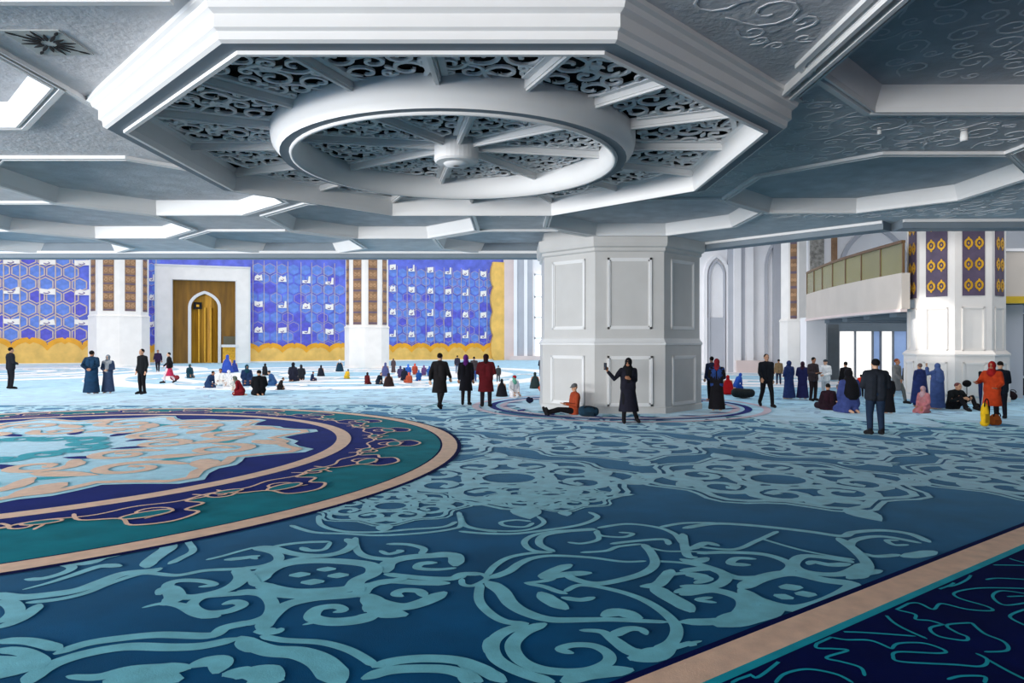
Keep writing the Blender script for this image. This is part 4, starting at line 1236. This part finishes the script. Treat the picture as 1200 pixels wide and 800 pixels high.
def body_mesh(n):
    j = pose(n); bm = bmesh.new()
    c, p = j['chest'], j['pel']
    m = p.lerp(c, .45)
    for s in (-1, 1):
        o = V((s * .055, 0, 0))
        capsule(bm, [(*(p + o * 1.2), .105), (*(m + o), .095), (*(c + o), .11)])
    capsule(bm, [(*j['sh'][-1], .058), (*(c + V((0, 0, .06))), .085), (*j['sh'][1], .058)])
    up = (j['head'] - c).normalized()
    capsule(bm, [(*(c + up * .07), .07), (*(c + up * .15), .055), (*j['head'], .055)])
    H = head_m(j)
    ellipsoid(bm, (0, .012, .03), (.076, .094, .095), H, 14, 10)
    ellipsoid(bm, (0, -.03, -.055), (.052, .058, .06), H)
    ellipsoid(bm, (0, -.09, -.015), (.014, .022, .024), H)
    for s in (-1, 1): ellipsoid(bm, (s * .078, .012, -.005), (.012, .02, .03), H)
    for s in (-1, 1):
        sh, el, wr = j['sh'][s], j['el'][s], j['wr'][s]
        capsule(bm, [(*sh, .056), (*sh.lerp(el, .4), .05), (*el, .04), (*el.lerp(wr, .3), .041), (*wr, .027)])
        d = j['hd'][s].normalized()
        side_ = V((1, 0, 0)) if abs(d.x) < .7 else V((0, 0, 1))
        side_ = (side_ - d * side_.dot(d)).normalized()
        nrm = d.cross(side_)
        capsule(bm, [(*(wr + d * .01), .026), (*(wr + d * .05 + side_ * .018), .02), (*(wr + d * .085 + side_ * .02), .016)], 8)
        capsule(bm, [(*(wr + d * .01), .026), (*(wr + d * .05 - side_ * .018), .02), (*(wr + d * .085 - side_ * .02), .016)], 8)
        for k, L in enumerate((.062, .075, .07, .052)):
            b0 = wr + d * .088 + side_ * (.036 - .024 * k)
            capsule(bm, [(*b0, .0095), (*(b0 + d * L * .55 + nrm * .006), .009), (*(b0 + d * L * .92 + nrm * .022), .008)], 7)
        t0 = wr + d * .03 + side_ * .03
        capsule(bm, [(*t0, .013), (*(t0 + d * .035 + side_ * .025 + nrm * .01), .0105), (*(t0 + d * .062 + side_ * .028 + nrm * .02), .009)], 7)
        hp, kn, an, to = j['hip'][s], j['kn'][s], j['an'][s], j['toe'][s]
        capsule(bm, [(*hp, .085), (*hp.lerp(kn, .45), .073), (*kn, .053), (*kn.lerp(an, .3), .053), (*an, .036)])
        capsule(bm, [(*(an + (an - to).normalized() * .04 + V((0, 0, -.035 if j['stand'] else 0))), .035), (*an.lerp(to, .5), .036), (*to, .026)])
    return fuse(bm, 'body', .0115, 1, .35)

def torso(bm, j, k, zlow=None, w=.075):
    c, p = j['chest'], j['pel']
    m = p.lerp(c, .5)
    for s in (-1, 1):
        o = V((s * w, 0, 0))
        capsule(bm, [(*(p + o * 1.1 - (c - p).normalized() * (zlow or 0)), .115 * k), (*(m + o), .108 * k), (*(c + o * 1.05), .115 * k)])
    capsule(bm, [(*(j['sh'][-1] + V((0, 0, -.01))), .07 * k), (*(c + V((0, 0, .05))), .10 * k), (*(j['sh'][1] + V((0, 0, -.01))), .07 * k)])
    up = (j['head'] - c).normalized()
    capsule(bm, [(*(c + up * .08), .078 * k), (*(c + up * .135), .068)])
def sleeves(bm, j, k, cut=.9):
    for s in (-1, 1):
        sh, el, wr = j['sh'][s], j['el'][s], j['wr'][s]
        capsule(bm, [(*sh, .07 * k), (*sh.lerp(el, .5), .066 * k), (*el, .058 * k), (*el.lerp(wr, cut), .045 * k)])
def legs(bm, j, k, r=(.1, .09, .072, .058)):
    for s in (-1, 1):
        hp, kn, an = j['hip'][s], j['kn'][s], j['an'][s]
        capsule(bm, [(*hp, r[0] * k), (*hp.lerp(kn, .5), r[1] * k), (*kn, r[2] * k), (*kn.lerp(an, .93), r[3] * k)])
    p = j['pel']
    capsule(bm, [(-.08, p.y, p.z, .118 * k), (.08, p.y, p.z, .118 * k)])
def cone(bm, st, n=20):
    """rings (centre, rx, ry) closed at both ends"""
    rg = []
    for c, rx, ry in st:
        rg.append([bm.verts.new((c[0] + rx * math.cos(2 * PI * k / n), c[1] + ry * math.sin(2 * PI * k / n), c[2])) for k in range(n)])
    for a, b in zip(rg, rg[1:]):
        for k in range(n): bm.faces.new((a[k], a[(k + 1) % n], b[(k + 1) % n], b[k]))
    bm.faces.new(rg[0]); bm.faces.new(rg[-1][::-1])

def garment(n, kind):
    j = pose(n); bm = bmesh.new(); H = head_m(j)
    c, p = j['chest'], j['pel']
    vx = .017
    if kind == 'trousers': legs(bm, j, 1.0)
    elif kind == 'tights': legs(bm, j, 1.0, (.1, .09, .07, .056))
    elif kind == 'jacket': torso(bm, j, 1.18, .06); sleeves(bm, j, 1.08)
    elif kind == 'shirt': torso(bm, j, 1.05, .0); sleeves(bm, j, .92)
    elif kind in ('coat', 'robe', 'skirt', 'dress'):
        if kind != 'skirt': torso(bm, j, 1.18); sleeves(bm, j, 1.12)
        if j['stand']:
            z1 = {'coat': .50, 'robe': .07, 'skirt': .40, 'dress': .30}[kind]
            f = .05 if kind == 'coat' else .09
            ax = (j['an'][1].x + j['an'][-1].x) / 2 * .5; ay = (j['an'][1].y + j['an'][-1].y) / 2
            cone(bm, [((ax, ay, z1), .19 + f, .15 + f), ((ax * .6, ay * .6, (z1 + p.z) / 2), .195 + f * .4, .155 + f * .3), ((0, 0, p.z), .19, .145), ((0, 0, p.z + .12), .16, .12)])
        else:
            legs(bm, j, 1.25, (.115, .11, .10, .075))
            a = (j['kn'][1] + j['kn'][-1]) / 2
            capsule(bm, [(*(p + V((0, 0, .0))), .13), (*(p.lerp(a, .6)), .12), (a.x, a.y, max(.1, a.z - .03), .09)])
        vx = .02
    elif kind in ('cape', 'tentcape'):
        if j['stand']:
            wd = .0 if kind == 'cape' else .1
            cone(bm, [((0, 0, .07 if kind == 'cape' else .16), .27 + wd, .24 + wd * .6), ((0, 0, .6), .265 + wd * .6, .21 + wd * .3), ((0, -.01, 1.05), .26 + wd * .2, .185), ((0, 0, 1.30), .235, .15), ((0, 0, 1.43), .17, .11), ((0, 0, 1.50), .09, .085)])
            for s in (-1, 1):
                if j['wr'][s].z > 1.3: capsule(bm, [(*j['sh'][s], .08), (*j['el'][s], .09), (*j['el'][s].lerp(j['wr'][s], .8), .07)])
        else:
            hz = c.z
            y0 = c.y
            cone(bm, [((0, -.08, .02), .36, .40), ((0, -.04, .12), .35, .36), ((0, (y0 - .04) * .5, hz * .55), .29, .26), ((0, y0, hz * .9), .24, .17), ((0, y0, hz + .10), .16, .11), ((0, (y0 + j['head'].y) / 2, hz + .17), .08, .08)])
        vx = .02
    elif kind == 'headscarf':
        ellipsoid(bm, (0, .026, .018), (.096, .108, .125), H, 16, 12)
        up = (j['head'] - c).normalized(); hd_ = j['head'] + V((0, .02, 0))
        capsule(bm, [(*(hd_ - up * .06), .082), (*(c + up * .17 + V((0, -.01, 0))), .10), (*(c + up * .07 + V((0, -.01, 0))), .145)], 12)
        vx = .014
    elif kind == 'veil':
        ellipsoid(bm, (0, .026, .018), (.098, .11, .125), H, 16, 12)
        up = (j['head'] - c).normalized(); hd_ = j['head'] + V((0, .03, 0))
        capsule(bm, [(*(hd_ - up * .05), .09), (*(c + up * .14 + V((0, .02, 0))), .14), (*(c + V((0, .03, 0))), .185), (*(c - up * .2 + V((0, .03, 0))), .19)], 14)
        vx = .016
    elif kind == 'hair':
        ellipsoid(bm, (0, .024, .042), (.083, .096, .092), H, 14, 10); vx = .013
    elif kind == 'long_hair':
        ellipsoid(bm, (0, .024, .038), (.087, .098, .097), H, 14, 10)
        capsule(bm, [(*(H @ V((0, .07, .02))), .075), (*(H @ V((0, .085, -.1))), .07), (*(H @ V((0, .09, -.2))), .05)]); vx = .014
    elif kind == 'cap':
        ellipsoid(bm, (0, .012, .062), (.089, .104, .075), H, 14, 10)
        ellipsoid(bm, (0, -.09, .058), (.06, .06, .012), H); vx = .012
    elif kind == 'hat':
        ellipsoid(bm, (0, .015, .055), (.09, .105, .085), H, 14, 10)
        cone(bm, [(H @ V((0, .01, .03)), .105, .115), (H @ V((0, .01, .06)), .105, .115)]); vx = .012
    elif kind == 'sock':
        pass
    elif kind in ('sock_l', 'sock_r'):
        s = 1 if kind == 'sock_l' else -1
        an, to = j['an'][s], j['toe'][s]
        dn = V((0, 0, -.035 if j['stand'] else 0))
        capsule(bm, [(*(an + V((0, 0, .06))), .056), (*(an + dn * .4), .056), (*an.lerp(to, .5), .057), (*to, .045)])
        capsule(bm, [(*(an + (an - to).normalized() * .05 + dn), .05), (*an.lerp(to, .5), .05)])
        vx = .014
    elif kind == 'apron':      # shawl falling down the front and shoulders
        up = (j['head'] - c).normalized()
        capsule(bm, [(*(c + V((-.1, -.06, .06))), .1), (*(c + V((.1, -.06, .06))), .1)]); capsule(bm, [(*(c + V((0, -.09, 0))), .1), (*(p.lerp(c, .2) + V((0, -.12, 0))), .08)])
    return fuse(bm, kind, vx, 3, .5)

def face_mesh(n, what):
    j = pose(n); bm = bmesh.new(); H = head_m(j)
    if what == 'eye':
        for s in (-1, 1): ellipsoid(bm, (s * .031, -.076, .012), (.013, .010, .008), H, 8, 6)
    else:
        ellipsoid(bm, (0, -.085, -.058), (.022, .008, .008), H, 8, 6)
    return mesh_of(bm, what)

CACHE = {}
def get(n, kind):
    k = (n, kind)
    if k not in CACHE:
        CACHE[k] = body_mesh(n) if kind == 'body' else face_mesh(n, kind) if kind in ('eye', 'mouth') else garment(n, kind)
        CACHE[k].materials.append(None)
    return CACHE[k]
def worn(name, me, m, par):
    o = bpy.data.objects.new(name, me); COL.objects.link(o); o.parent = par
    o.material_slots[0].link = 'OBJECT'; o.material_slots[0].material = m
    return o
SKIN = [mat('skin_a', (196, 148, 118), .6, .06, 8, spec=.3), mat('skin_b', (170, 118, 90), .6, .06, 8, spec=.3), mat('skin_c', (212, 168, 140), .6, .06, 8, spec=.3)]
EYE_M = mat('eye_dark', (40, 30, 26), .3); LIP = mat('lip', (150, 84, 78), .5)
HAIRC = (26, 22, 20)
PEOPLE_N = 0
def person(px, yfeet, yhead, pz, rz, clothes, label, group='visitors standing in the hall', xs=1.0, dz=0.0):
    """px, yfeet, yhead: where the photograph shows the figure; it is put on the carpet at the distance its feet imply"""
    global PEOPLE_N
    X, Y = floor_at(px, yfeet)
    j = pose(pz)
    nominal = j['head'].z + .125
    h = (yfeet - yhead) * Y / FOC
    k = max(.5, min(1.18, h / nominal))
    if not j['stand']: k = max(.55, min(1.25, h / nominal))
    t = thing('person', label, 'person', (X, Y, .012 + dz), math.radians(rz), group)
    t.scale = (k * xs, k * xs, k)
    worn('body', get(pz, 'body'), SKIN[PEOPLE_N % 3], t)
    worn('eye', get(pz, 'eye'), EYE_M, t); worn('mouth', get(pz, 'mouth'), LIP, t)
    for kind, rgb in clothes:
        if kind == 'sock':
            worn('sock', get(pz, 'sock_l'), cloth(rgb), t); worn('sock', get(pz, 'sock_r'), cloth(rgb), t)
        else: worn(kind, get(pz, kind), cloth(rgb), t)
    PEOPLE_N += 1
    return t
BLK, NVY, GRY = (20, 20, 24), (22, 28, 46), (90, 92, 98)
HR = ('hair', HAIRC); SK = ('sock', (30, 30, 34))
G1, G2 = 'visitors standing in the hall', 'visitors seated on the carpet'
TR = lambda c: ('trousers', c)
# --- standing, left side
person(12.5, 456, 407, 'front', 150, [TR((34,34,40)), ('jacket', (36,38,46)), HR, SK], 'person in charcoal jacket standing alone at the far left before the gold wall')
person(107.5, 462, 411, 'back', 185, [('coat', (30,66,98)), ('robe', (30,62,92)), ('jacket', (30,66,98)), HR], 'person in wide steel-blue robe standing with back turned, hands behind, near the left column', xs=1.12)
person(126.5, 461, 416, 'front', 10, [('robe', (62,78,108)), ('headscarf', (150,160,170)), ('apron', (206,206,212))], 'person in slate-blue dress with pale scarf beside the steel-blue robe')
person(166.5, 462, 409, 'stand', -25, [TR(BLK), ('jacket', (26,28,32)), ('shirt', (40,60,140)), HR, SK], 'person in open black jacket and blue shirt right of the left column')
person(185, 436, 410, 'walk', 20, [TR((30,26,44)), ('jacket', (48,34,70)), HR], 'small far person in dark purple jacket standing beside the niche frame')
person(198, 449, 413, 'walk', -60, [('tights', (226,200,204)), ('skirt', (206,50,90)), ('jacket', BLK), HR, SK], 'person in black top and raspberry skirt walking in front of the niche')
# --- seated, left side
person(222, 443, 427, 'kneel', 60, [('robe', (28,66,82)), ('headscarf', (32,74,92))], 'person in dark teal kneeling before the left foot of the niche', G2)
person(244, 454.5, 435, 'bow', 80, [('robe', (40,68,110)), ('jacket', (42,72,118)), HR], 'person in denim-blue leaning forward, seated left of the white-robed group', G2)
person(266, 437, 416, 'kneel', 180, [('cape', (58,92,196)), ('headscarf', (62,98,204))], 'kneeling person in bright blue veil, the taller of two before the niche', G2)
person(274.5, 436, 422, 'kneel', 190, [('cape', (60,84,176)), ('headscarf', (60,84,180))], 'kneeling person in bright blue veil, the smaller of two before the niche', G2)
person(258.5, 451.5, 432, 'cross', 20, [('robe', (238,236,232)), HR], 'person in white robe seated cross-legged beside the denim-blue one', G2)
person(269, 453, 434, 'kneel', -40, [('robe', (240,238,236)), ('headscarf', (240,240,240))], 'person in white robe and white headscarf behind the red-coated one', G2)
person(273.5, 458, 441, 'kneel', 40, [('robe', (222,216,206)), HR], 'dark-haired child in cream top crouching close to the red-coated person', G2)
person(289, 452, 427.5, 'kneel', 30, [('robe', (38,62,100)), ('headscarf', (24,76,90))], 'person in teal headscarf and blue robe behind the red-coated one', G2)
person(283, 463.5, 441, 'bow', -75, [('robe', (140,24,36)), ('jacket', (150,26,38)), ('headscarf', (110,116,104))], 'person in crimson coat sitting on the carpet, front of the left group', G2)
person(304, 463.5, 434, 'kneel', -150, [('robe', BLK), ('jacket', BLK), HR], 'broad person in black kneeling with back turned, right of the crimson coat', G2, xs=1.15)
person(310, 440, 426, 'kneel', 150, [('robe', (36,38,44)), ('headscarf', (36,38,44))], 'small dark person kneeling behind the broad one in black', G2)
person(321, 452, 434.5, 'bow', -90, [('robe', (60,100,150)), ('jacket', (52,96,160)), ('hair', (40,40,50))], 'person in azure jacket bending over beside the broad one in black', G2)
person(327, 457, 446.5, 'bow', 100, [('robe', (40,36,36)), HR], 'low dark figure bowing on the carpet in front of the azure jacket', G2)
person(343, 447, 425, 'kneel', 170, [('robe', (40,42,58)), ('headscarf', (30,30,40))], 'kneeling person in dark slate, left one of an upright pair under the gold wall', G2)
person(353, 445.5, 427.5, 'kneel', 200, [('robe', (44,48,56)), ('headscarf', (50,54,62))], 'kneeling person in grey-black, right one of an upright pair under the gold wall', G2)
person(366, 446.5, 436.5, 'cross', 90, [('robe', (34,52,92)), ('hair', (34,44,74))], 'small child in navy sitting alone between two kneeling groups', G2)
person(376, 441, 428, 'kneel', 180, [('cape', (36,40,54)), ('headscarf', (36,40,54))], 'kneeling person under a tent-shaped charcoal veil left of the second column', G2)
person(398, 435.5, 421.5, 'kneel', 190, [('cape', (30,62,84)), ('headscarf', (226,228,228))], 'kneeling person in dark teal veil with white head covering by the second column', G2)
person(405.5, 444, 436, 'bow', 150, [('robe', (232,184,50)), ('hair', (60,40,24))], 'small child in yellow crouching at the foot of the second column', G2)
person(430, 450.5, 436.5, 'kneel', 150, [('robe', (110,30,34)), ('headscarf', (40,30,34))], 'kneeling person in dark red before the second column, left of a trio', G2)
person(443, 450.5, 436.5, 'bow', 60, [('robe', (34,46,62)), ('hair', (96,90,90))], 'person in dark slate leaning forward, in the middle of the trio before the second column', G2)
person(451.5, 441, 425, 'kneel', 180, [('cape', (92,98,150)), ('headscarf', (96,104,160))], 'kneeling person in lavender veil at the right edge of the second column', G2)
person(455.5, 453, 437.5, 'kneel', 190, [('cape', (44,30,30)), ('headscarf', (44,34,38))], 'broad kneeling person in dark brown, right of the trio before the second column', G2, xs=1.25)
crowd = [(461, 437, 420, (96,80,84), 'standing far person in dusty mauve right of the second column', 'stand'),
 (469, 443, 429, (74,66,108), 'seated person in purple, left end of the crowd under the scalloped wall', 'kneel'),
 (474, 446, 431, (38,42,60), 'seated person in ink blue next to the purple one in the crowd', 'kneel'),
 (478.5, 441, 427, (52,104,196), 'seated person in cobalt veil rising above the crowd', 'kneel'),
 (486, 439, 426, (200,84,64), 'seated person in coral headscarf behind the crowd', 'kneel'),
 (479.5, 449, 436.5, (206,96,66), 'seated child in orange at the front of the crowd', 'cross'),
 (491, 446.5, 434, (36,90,170), 'seated person in royal blue at the front right of the crowd', 'kneel'),
 (497, 440, 428, (120,86,140), 'seated person in violet at the back right of the crowd', 'kneel'),
 (503, 441, 429, (58,110,190), 'seated person in sky blue nearest the walking man in black', 'kneel')]
for x, yf, yh, rgb, lab, pz in crowd:
    person(x, yf, yh, pz, 170 + (x * 7) % 40, [('robe', rgb), ('headscarf', tuple(min(255, int(v * 1.1)) for v in rgb))], lab, G1 if pz == 'stand' else G2)
# --- middle
person(515.5, 479, 414, 'walk', 165, [TR((34,30,30)), ('coat', (30,28,30)), HR, SK], 'person in long black coat walking away in the middle of the hall', xs=1.05)
person(536, 438, 416.5, 'stand', 170, [TR((120,140,170)), ('jacket', (52,52,70)), HR], 'distant person in slate top and pale jeans behind the woman in purple scarf')
person(546, 475, 416, 'stand', 175, [('tights', (40,34,36)), ('coat', (26,24,32)), ('headscarf', (104,40,130)), SK], 'person in black knee-length dress and purple headscarf beside the red coat')
person(555.5, 448, 418, 'stand', 180, [TR((44,76,140)), ('jacket', (66,60,64)), HR], 'distant person in bright blue trousers between the purple scarf and the red coat')
person(569.5, 477, 415, 'front', 178, [('tights', (30,26,34)), ('coat', (98,20,28)), ('long_hair', (44,16,18)), SK], 'person in dark crimson coat with long hair, back turned', xs=1.12)
person(584, 448, 429, 'stand', 190, [TR((40,44,52)), ('jacket', (60,66,70)), HR], 'distant person in grey half hidden behind the dark crimson coat')
person(588, 465, 444.5, 'kneel', 180, [('cape', (26,26,32)), ('headscarf', (28,28,34))], 'kneeling person in black tent-like veil right of the dark crimson coat', G2)
person(602, 466, 440, 'kneel', 30, [('robe', (226,222,222)), ('shirt', (232,230,228)), ('hat', (196,30,50)), ('headscarf', (120,200,170))], 'kneeling child in white with red hat and green scarf', G2)
person(627, 455.5, 436.5, 'kneel', 180, [('cape', (44,58,58)), ('headscarf', (44,58,56))], 'kneeling person in dark green veil near the left edge of the great pillar', G2)
person(635, 446, 418, 'down', 200, [TR((44,62,110)), ('jacket', (32,40,60)), HR], 'distant person in navy standing right at the left edge of the great pillar')
person(669, 486, 450, 'long', -72, [TR((26,24,30)), ('jacket', (176,74,44)), ('cap', (110,110,112)), SK], 'person in orange jacket and grey cap sitting with legs out against the great pillar', G2)
sf = person(736, 496, 420, 'selfie', 5, [('tights', (24, 24, 30)), ('dress', (32, 32, 46)), ('veil', (24, 24, 28)), SK], 'person in long black dress holding a phone out before the great pillar')
# --- right side
person(840, 482, 421, 'down', 160, [('robe', (26,24,30)), ('shirt', (48,82,150)), ('jacket', (44,74,140)), ('headscarf', (150,40,50))], 'person in blue jacket, black skirt and red headscarf at the right pillar edge')
person(834, 470, 418, 'stand', 190, [TR(BLK), ('jacket', (40,48,80)), HR], 'person with dark hair standing behind the red headscarf at the great pillar')
person(853, 462.5, 440, 'kneel', 165, [('cape', (196,22,30)), ('headscarf', (196,22,30))], 'kneeling person in scarlet veil right of the great pillar', G2)
person(863, 455.5, 437.5, 'bow', 110, [('robe', (40,84,176)), ('jacket', (40,90,190)), ('headscarf', (44,96,200))], 'person in cobalt bending over behind the scarlet one', G2)
person(898, 477, 415, 'walk', 0, [TR((22,22,28)), ('jacket', (26,30,38)), ('hair', (24,20,20)), SK], 'person in black jacket and trousers walking towards the photographer, right of the pillar')
person(912.5, 451, 421, 'stand', 170, [TR((40,52,80)), ('jacket', (150,124,90)), HR], 'distant person in tan jacket right of the man walking in black')
person(924.5, 468, 423, 'front', 205, [('robe', (40,58,112)), ('headscarf', (44,60,110))], 'person in wide royal-blue robe, left one of two robed people under the slender column', xs=1.1)
person(940.5, 468, 424, 'front', 150, [('robe', (38,42,92)), ('headscarf', (60,34,52))], 'person in indigo robe, right one of two robed people under the slender column')
person(953, 470, 419, 'down', 20, [TR((34,26,30)), ('jacket', (62,52,56)), HR, SK], 'person in dark brown clothes facing the indigo robe')
person(967.5, 468, 421.5, 'front', -60, [TR((200,206,214)), ('jacket', (226,228,230)), ('cap', (60,66,74))], 'person in white shirt and dark cap beside the dark brown one')
person(971, 480.5, 450, 'cross', 170, [('robe', (40,22,34)), ('jacket', (52,24,38)), HR], 'child in dark maroon sitting with back turned, front of the right-hand group', G2)
person(984, 477, 451, 'cross', 190, [TR((58,40,36)), ('jacket', (186,202,206)), ('hair', (120,120,118))], 'child in pale grey top sitting next to the dark maroon one', G2)
person(996, 484, 433, 'kneel', 185, [('robe', (70,84,146)), ('veil', (20,20,26))], 'person with waist-long black veil and blue-violet skirt seated with back turned', G2, xs=1.0)
person(991, 470, 424, 'stand', 180, [TR(BLK), ('jacket', BLK), HR], 'person in black standing directly behind the black veil')
person(1009, 466, 440, 'front', 160, [TR(BLK), ('shirt', (30,30,40)), ('jacket', (226,50,24)), HR], 'child in vivid orange-red vest left of the man in jeans')
person(1026, 510, 421, 'front', 172, [TR((34,52,78)), ('jacket', (40,46,56)), ('hair', (24,20,24)), SK], 'person in blue jeans and charcoal jacket, nearest of all, back turned', xs=1.12)
person(1041.5, 485, 440, 'stand', 180, [('robe', (22,22,28)), ('headscarf', (24,24,30))], 'small person in black robe just right of the man in jeans')
person(1051, 473, 420.5, 'walk', 35, [TR((104,108,106)), ('coat', (124,124,124)), ('hair', (140,70,46)), SK], 'person in long grey tunic and trousers walking, left of the medallion column')
person(1063, 465, 425, 'stand', 190, [TR((60,50,56)), ('jacket', (70,72,78)), HR], 'person in dark grey half hidden behind the long grey tunic')
person(1078, 477, 426, 'front', 190, [('tentcape', (40,56,112)), ('robe', (36,50,100)), ('hair', (120,96,90))], 'person in flaring dark blue cape under the sunlit column')
person(1083, 484, 453, 'kneel', -70, [('robe', (206,128,134)), ('jacket', (198,138,140)), ('headscarf', (210,170,176))], 'person in pink kneeling in front of the blue capes', G2)
person(1098.5, 480, 426, 'raise', 195, [('cape', (70,92,146)), ('robe', (70,92,146)), ('veil', (76,98,152))], 'person in grey-blue veil with one hand raised before the sunlit column')
person(1122, 480, 449, 'knees', 15, [TR((20,20,26)), ('jacket', (24,30,34)), ('hair', (110,60,60)), SK], 'person in black sitting with knees up at the foot of the medallion column', G2, xs=1.25)
person(1162.5, 497, 424, 'reach', -50, [('tights', (26,22,26)), ('coat', (206,70,30)), ('headscarf', (170,30,30)), SK], 'person in orange coat and red headscarf, hand on a dark umbrella')
person(1172.5, 491, 424, 'down', 165, [TR((22,26,38)), ('jacket', (30,38,50)), HR, SK], 'person in dark navy jacket standing close behind the orange coat')
# ------------------------------------------------------------------ bags and small things
def bag(px, py, w_, h_, d_, rgb, label, cat='bag', name='bag', strap=True):
    X, Y = floor_at(px, py)
    t = thing(name, label, cat, (X, Y, .014), 0, 'bags on the carpet')
    bm = bmesh.new()
    capsule(bm, [(-w_ / 2 + d_ / 2, 0, d_ * .5, d_ * .5), (0, 0, h_ * .55, d_ * .52), (w_ / 2 - d_ / 2, 0, d_ * .45, d_ * .45)], 14)
    ellipsoid(bm, (0, 0, h_ * .5), (w_ * .42, d_ * .5, h_ * .48))
    bmesh.ops.scale(bm, vec=(1, 1, 1), verts=bm.verts)
    zmin = min(v.co.z for v in bm.verts)
    bmesh.ops.translate(bm, vec=(0, 0, -zmin), verts=bm.verts)
    link('bag_body', fuse(bm, 'bag_body', .02, 3), cloth(rgb), t)
    if strap:
        bm = bmesh.new()
        pts = [(w_ * .25 * math.cos(PI * k / 8), -d_ * .35, h_ * .8 + h_ * .3 * math.sin(PI * k / 8), .014) for k in range(9)]
        capsule(bm, pts, 7); obj('strap', bm, cloth(BLK), t, smooth=True)
        obj('pocket', bx(-w_ * .2, w_ * .2, -d_ * .56, -d_ * .4, h_ * .15, h_ * .5), cloth(tuple(int(v * .8) for v in rgb)), t)
    return t
bag(690, 488.5, .62, .27, .3, (30, 62, 82), 'dark teal backpack lying beside the orange jacket at the great pillar')
bag(871, 467, .9, .26, .35, (40, 46, 48), 'black duffel bag on the carpet right of the scarlet veil')
bag(636, 459, .4, .3, .25, (214, 92, 60), 'orange bag beside the dark green veil at the great pillar')
bag(621, 473, .28, .14, .2, (24, 30, 60), 'small navy pouch alone on the carpet left of the great pillar', strap=False)
bag(1154, 500, .22, .62, .2, (226, 180, 30), 'upright yellow bag at the feet of the orange coat')
bag(1166, 499, .34, .3, .22, (168, 84, 30), 'rust-brown bag between the orange coat and the navy jacket')
bag(1184, 469, .5, .34, .3, (40, 26, 30), 'dark maroon bag on the carpet at the far right edge')
bag(1145, 480, .2, .2, .18, (44, 30, 28), 'tiny dark brown bag by the tip of the umbrella', strap=False)
bag(205, 447, .5, .16, .3, (150, 50, 60), 'dusky red bag behind the raspberry skirt', strap=False)

# closed umbrella held upright by the person in the orange coat
X, Y = floor_at(1149, 481)
u = thing('umbrella', 'tall closed dark blue umbrella standing upright by the orange coat', 'umbrella', (X, Y, .012))
bm = bmesh.new(); capsule(bm, [(0, 0, .02, .012), (0, 0, .14, .02), (0, 0, .5, .05), (0, 0, .86, .06), (0, 0, .92, .03)], 12); obj('canopy', bm, cloth((32, 44, 84)), u, smooth=True)
bm = bmesh.new(); capsule(bm, [(0, 0, .9, .014), (0, 0, 1.08, .014)], 8); obj('shaft', bm, cloth(BLK), u)
bm = bmesh.new(); capsule(bm, [(0, 0, 1.02, .05), (0, 0, 1.14, .055)], 12); obj('handle', bm, cloth(BLK), u, smooth=True)

# phone held out for the selfie
j = pose('selfie'); k = sf.scale
R_ = Matrix.Rotation(sf.rotation_euler.z, 3, 'Z')
wr = j['wr'][-1] + j['hd'][-1].normalized() * .15
wp = V(sf.location) + R_ @ V((wr.x * k.x, wr.y * k.y, wr.z * k.z))
t = thing('phone', 'black phone held out in the raised hand before the great pillar', 'phone', tuple(wp), -.9)
obj('case', bx(-.045, .045, -.007, .007, -.09, .09), cloth(BLK), t)
obj('screen', bx(-.039, .039, -.0085, -.007, -.08, .08), mat('phone_glass', (40, 44, 54), .15), t)

# round black fan / cap lying on a knee beside the seated man, and the dark post at the far right
X, Y = floor_at(1133, 479)
t = thing('camera_stand', 'short dark stand with round head beside the person sitting with knees up', 'stand', (X, Y, .012))
bm = bmesh.new(); capsule(bm, [(0, 0, .05, .012), (0, 0, .72, .012)], 8); obj('pole', bm, cloth(BLK), t)
bm = bmesh.new(); ellipsoid(bm, (0, 0, .78), (.14, .08, .11)); obj('head', bm, cloth(BLK), t, smooth=True)
for a in (0, 2.1, 4.2):
    bm = bmesh.new(); capsule(bm, [(0, 0, .12, .01), (.1 * math.cos(a), .1 * math.sin(a), .012, .01)], 6); obj('leg', bm, cloth(BLK), t)
X, Y = floor_at(1197, 463)
t = thing('bollard', 'dark bollard with pale cap at the far right edge of the hall', 'bollard', (X, Y, .012))
bm = bmesh.new(); lathe(bm, [(.16, 0), (.16, .05), (.1, .08), (.1, .62), (.12, .66)], 20); obj('post', bm, cloth((30, 34, 46)), t)
bm = bmesh.new(); p = lathe(bm, [(.12, .66), (.13, .72), (.06, .76)], 20); bm.faces.new(p); obj('cap', bm, TRIM, t)
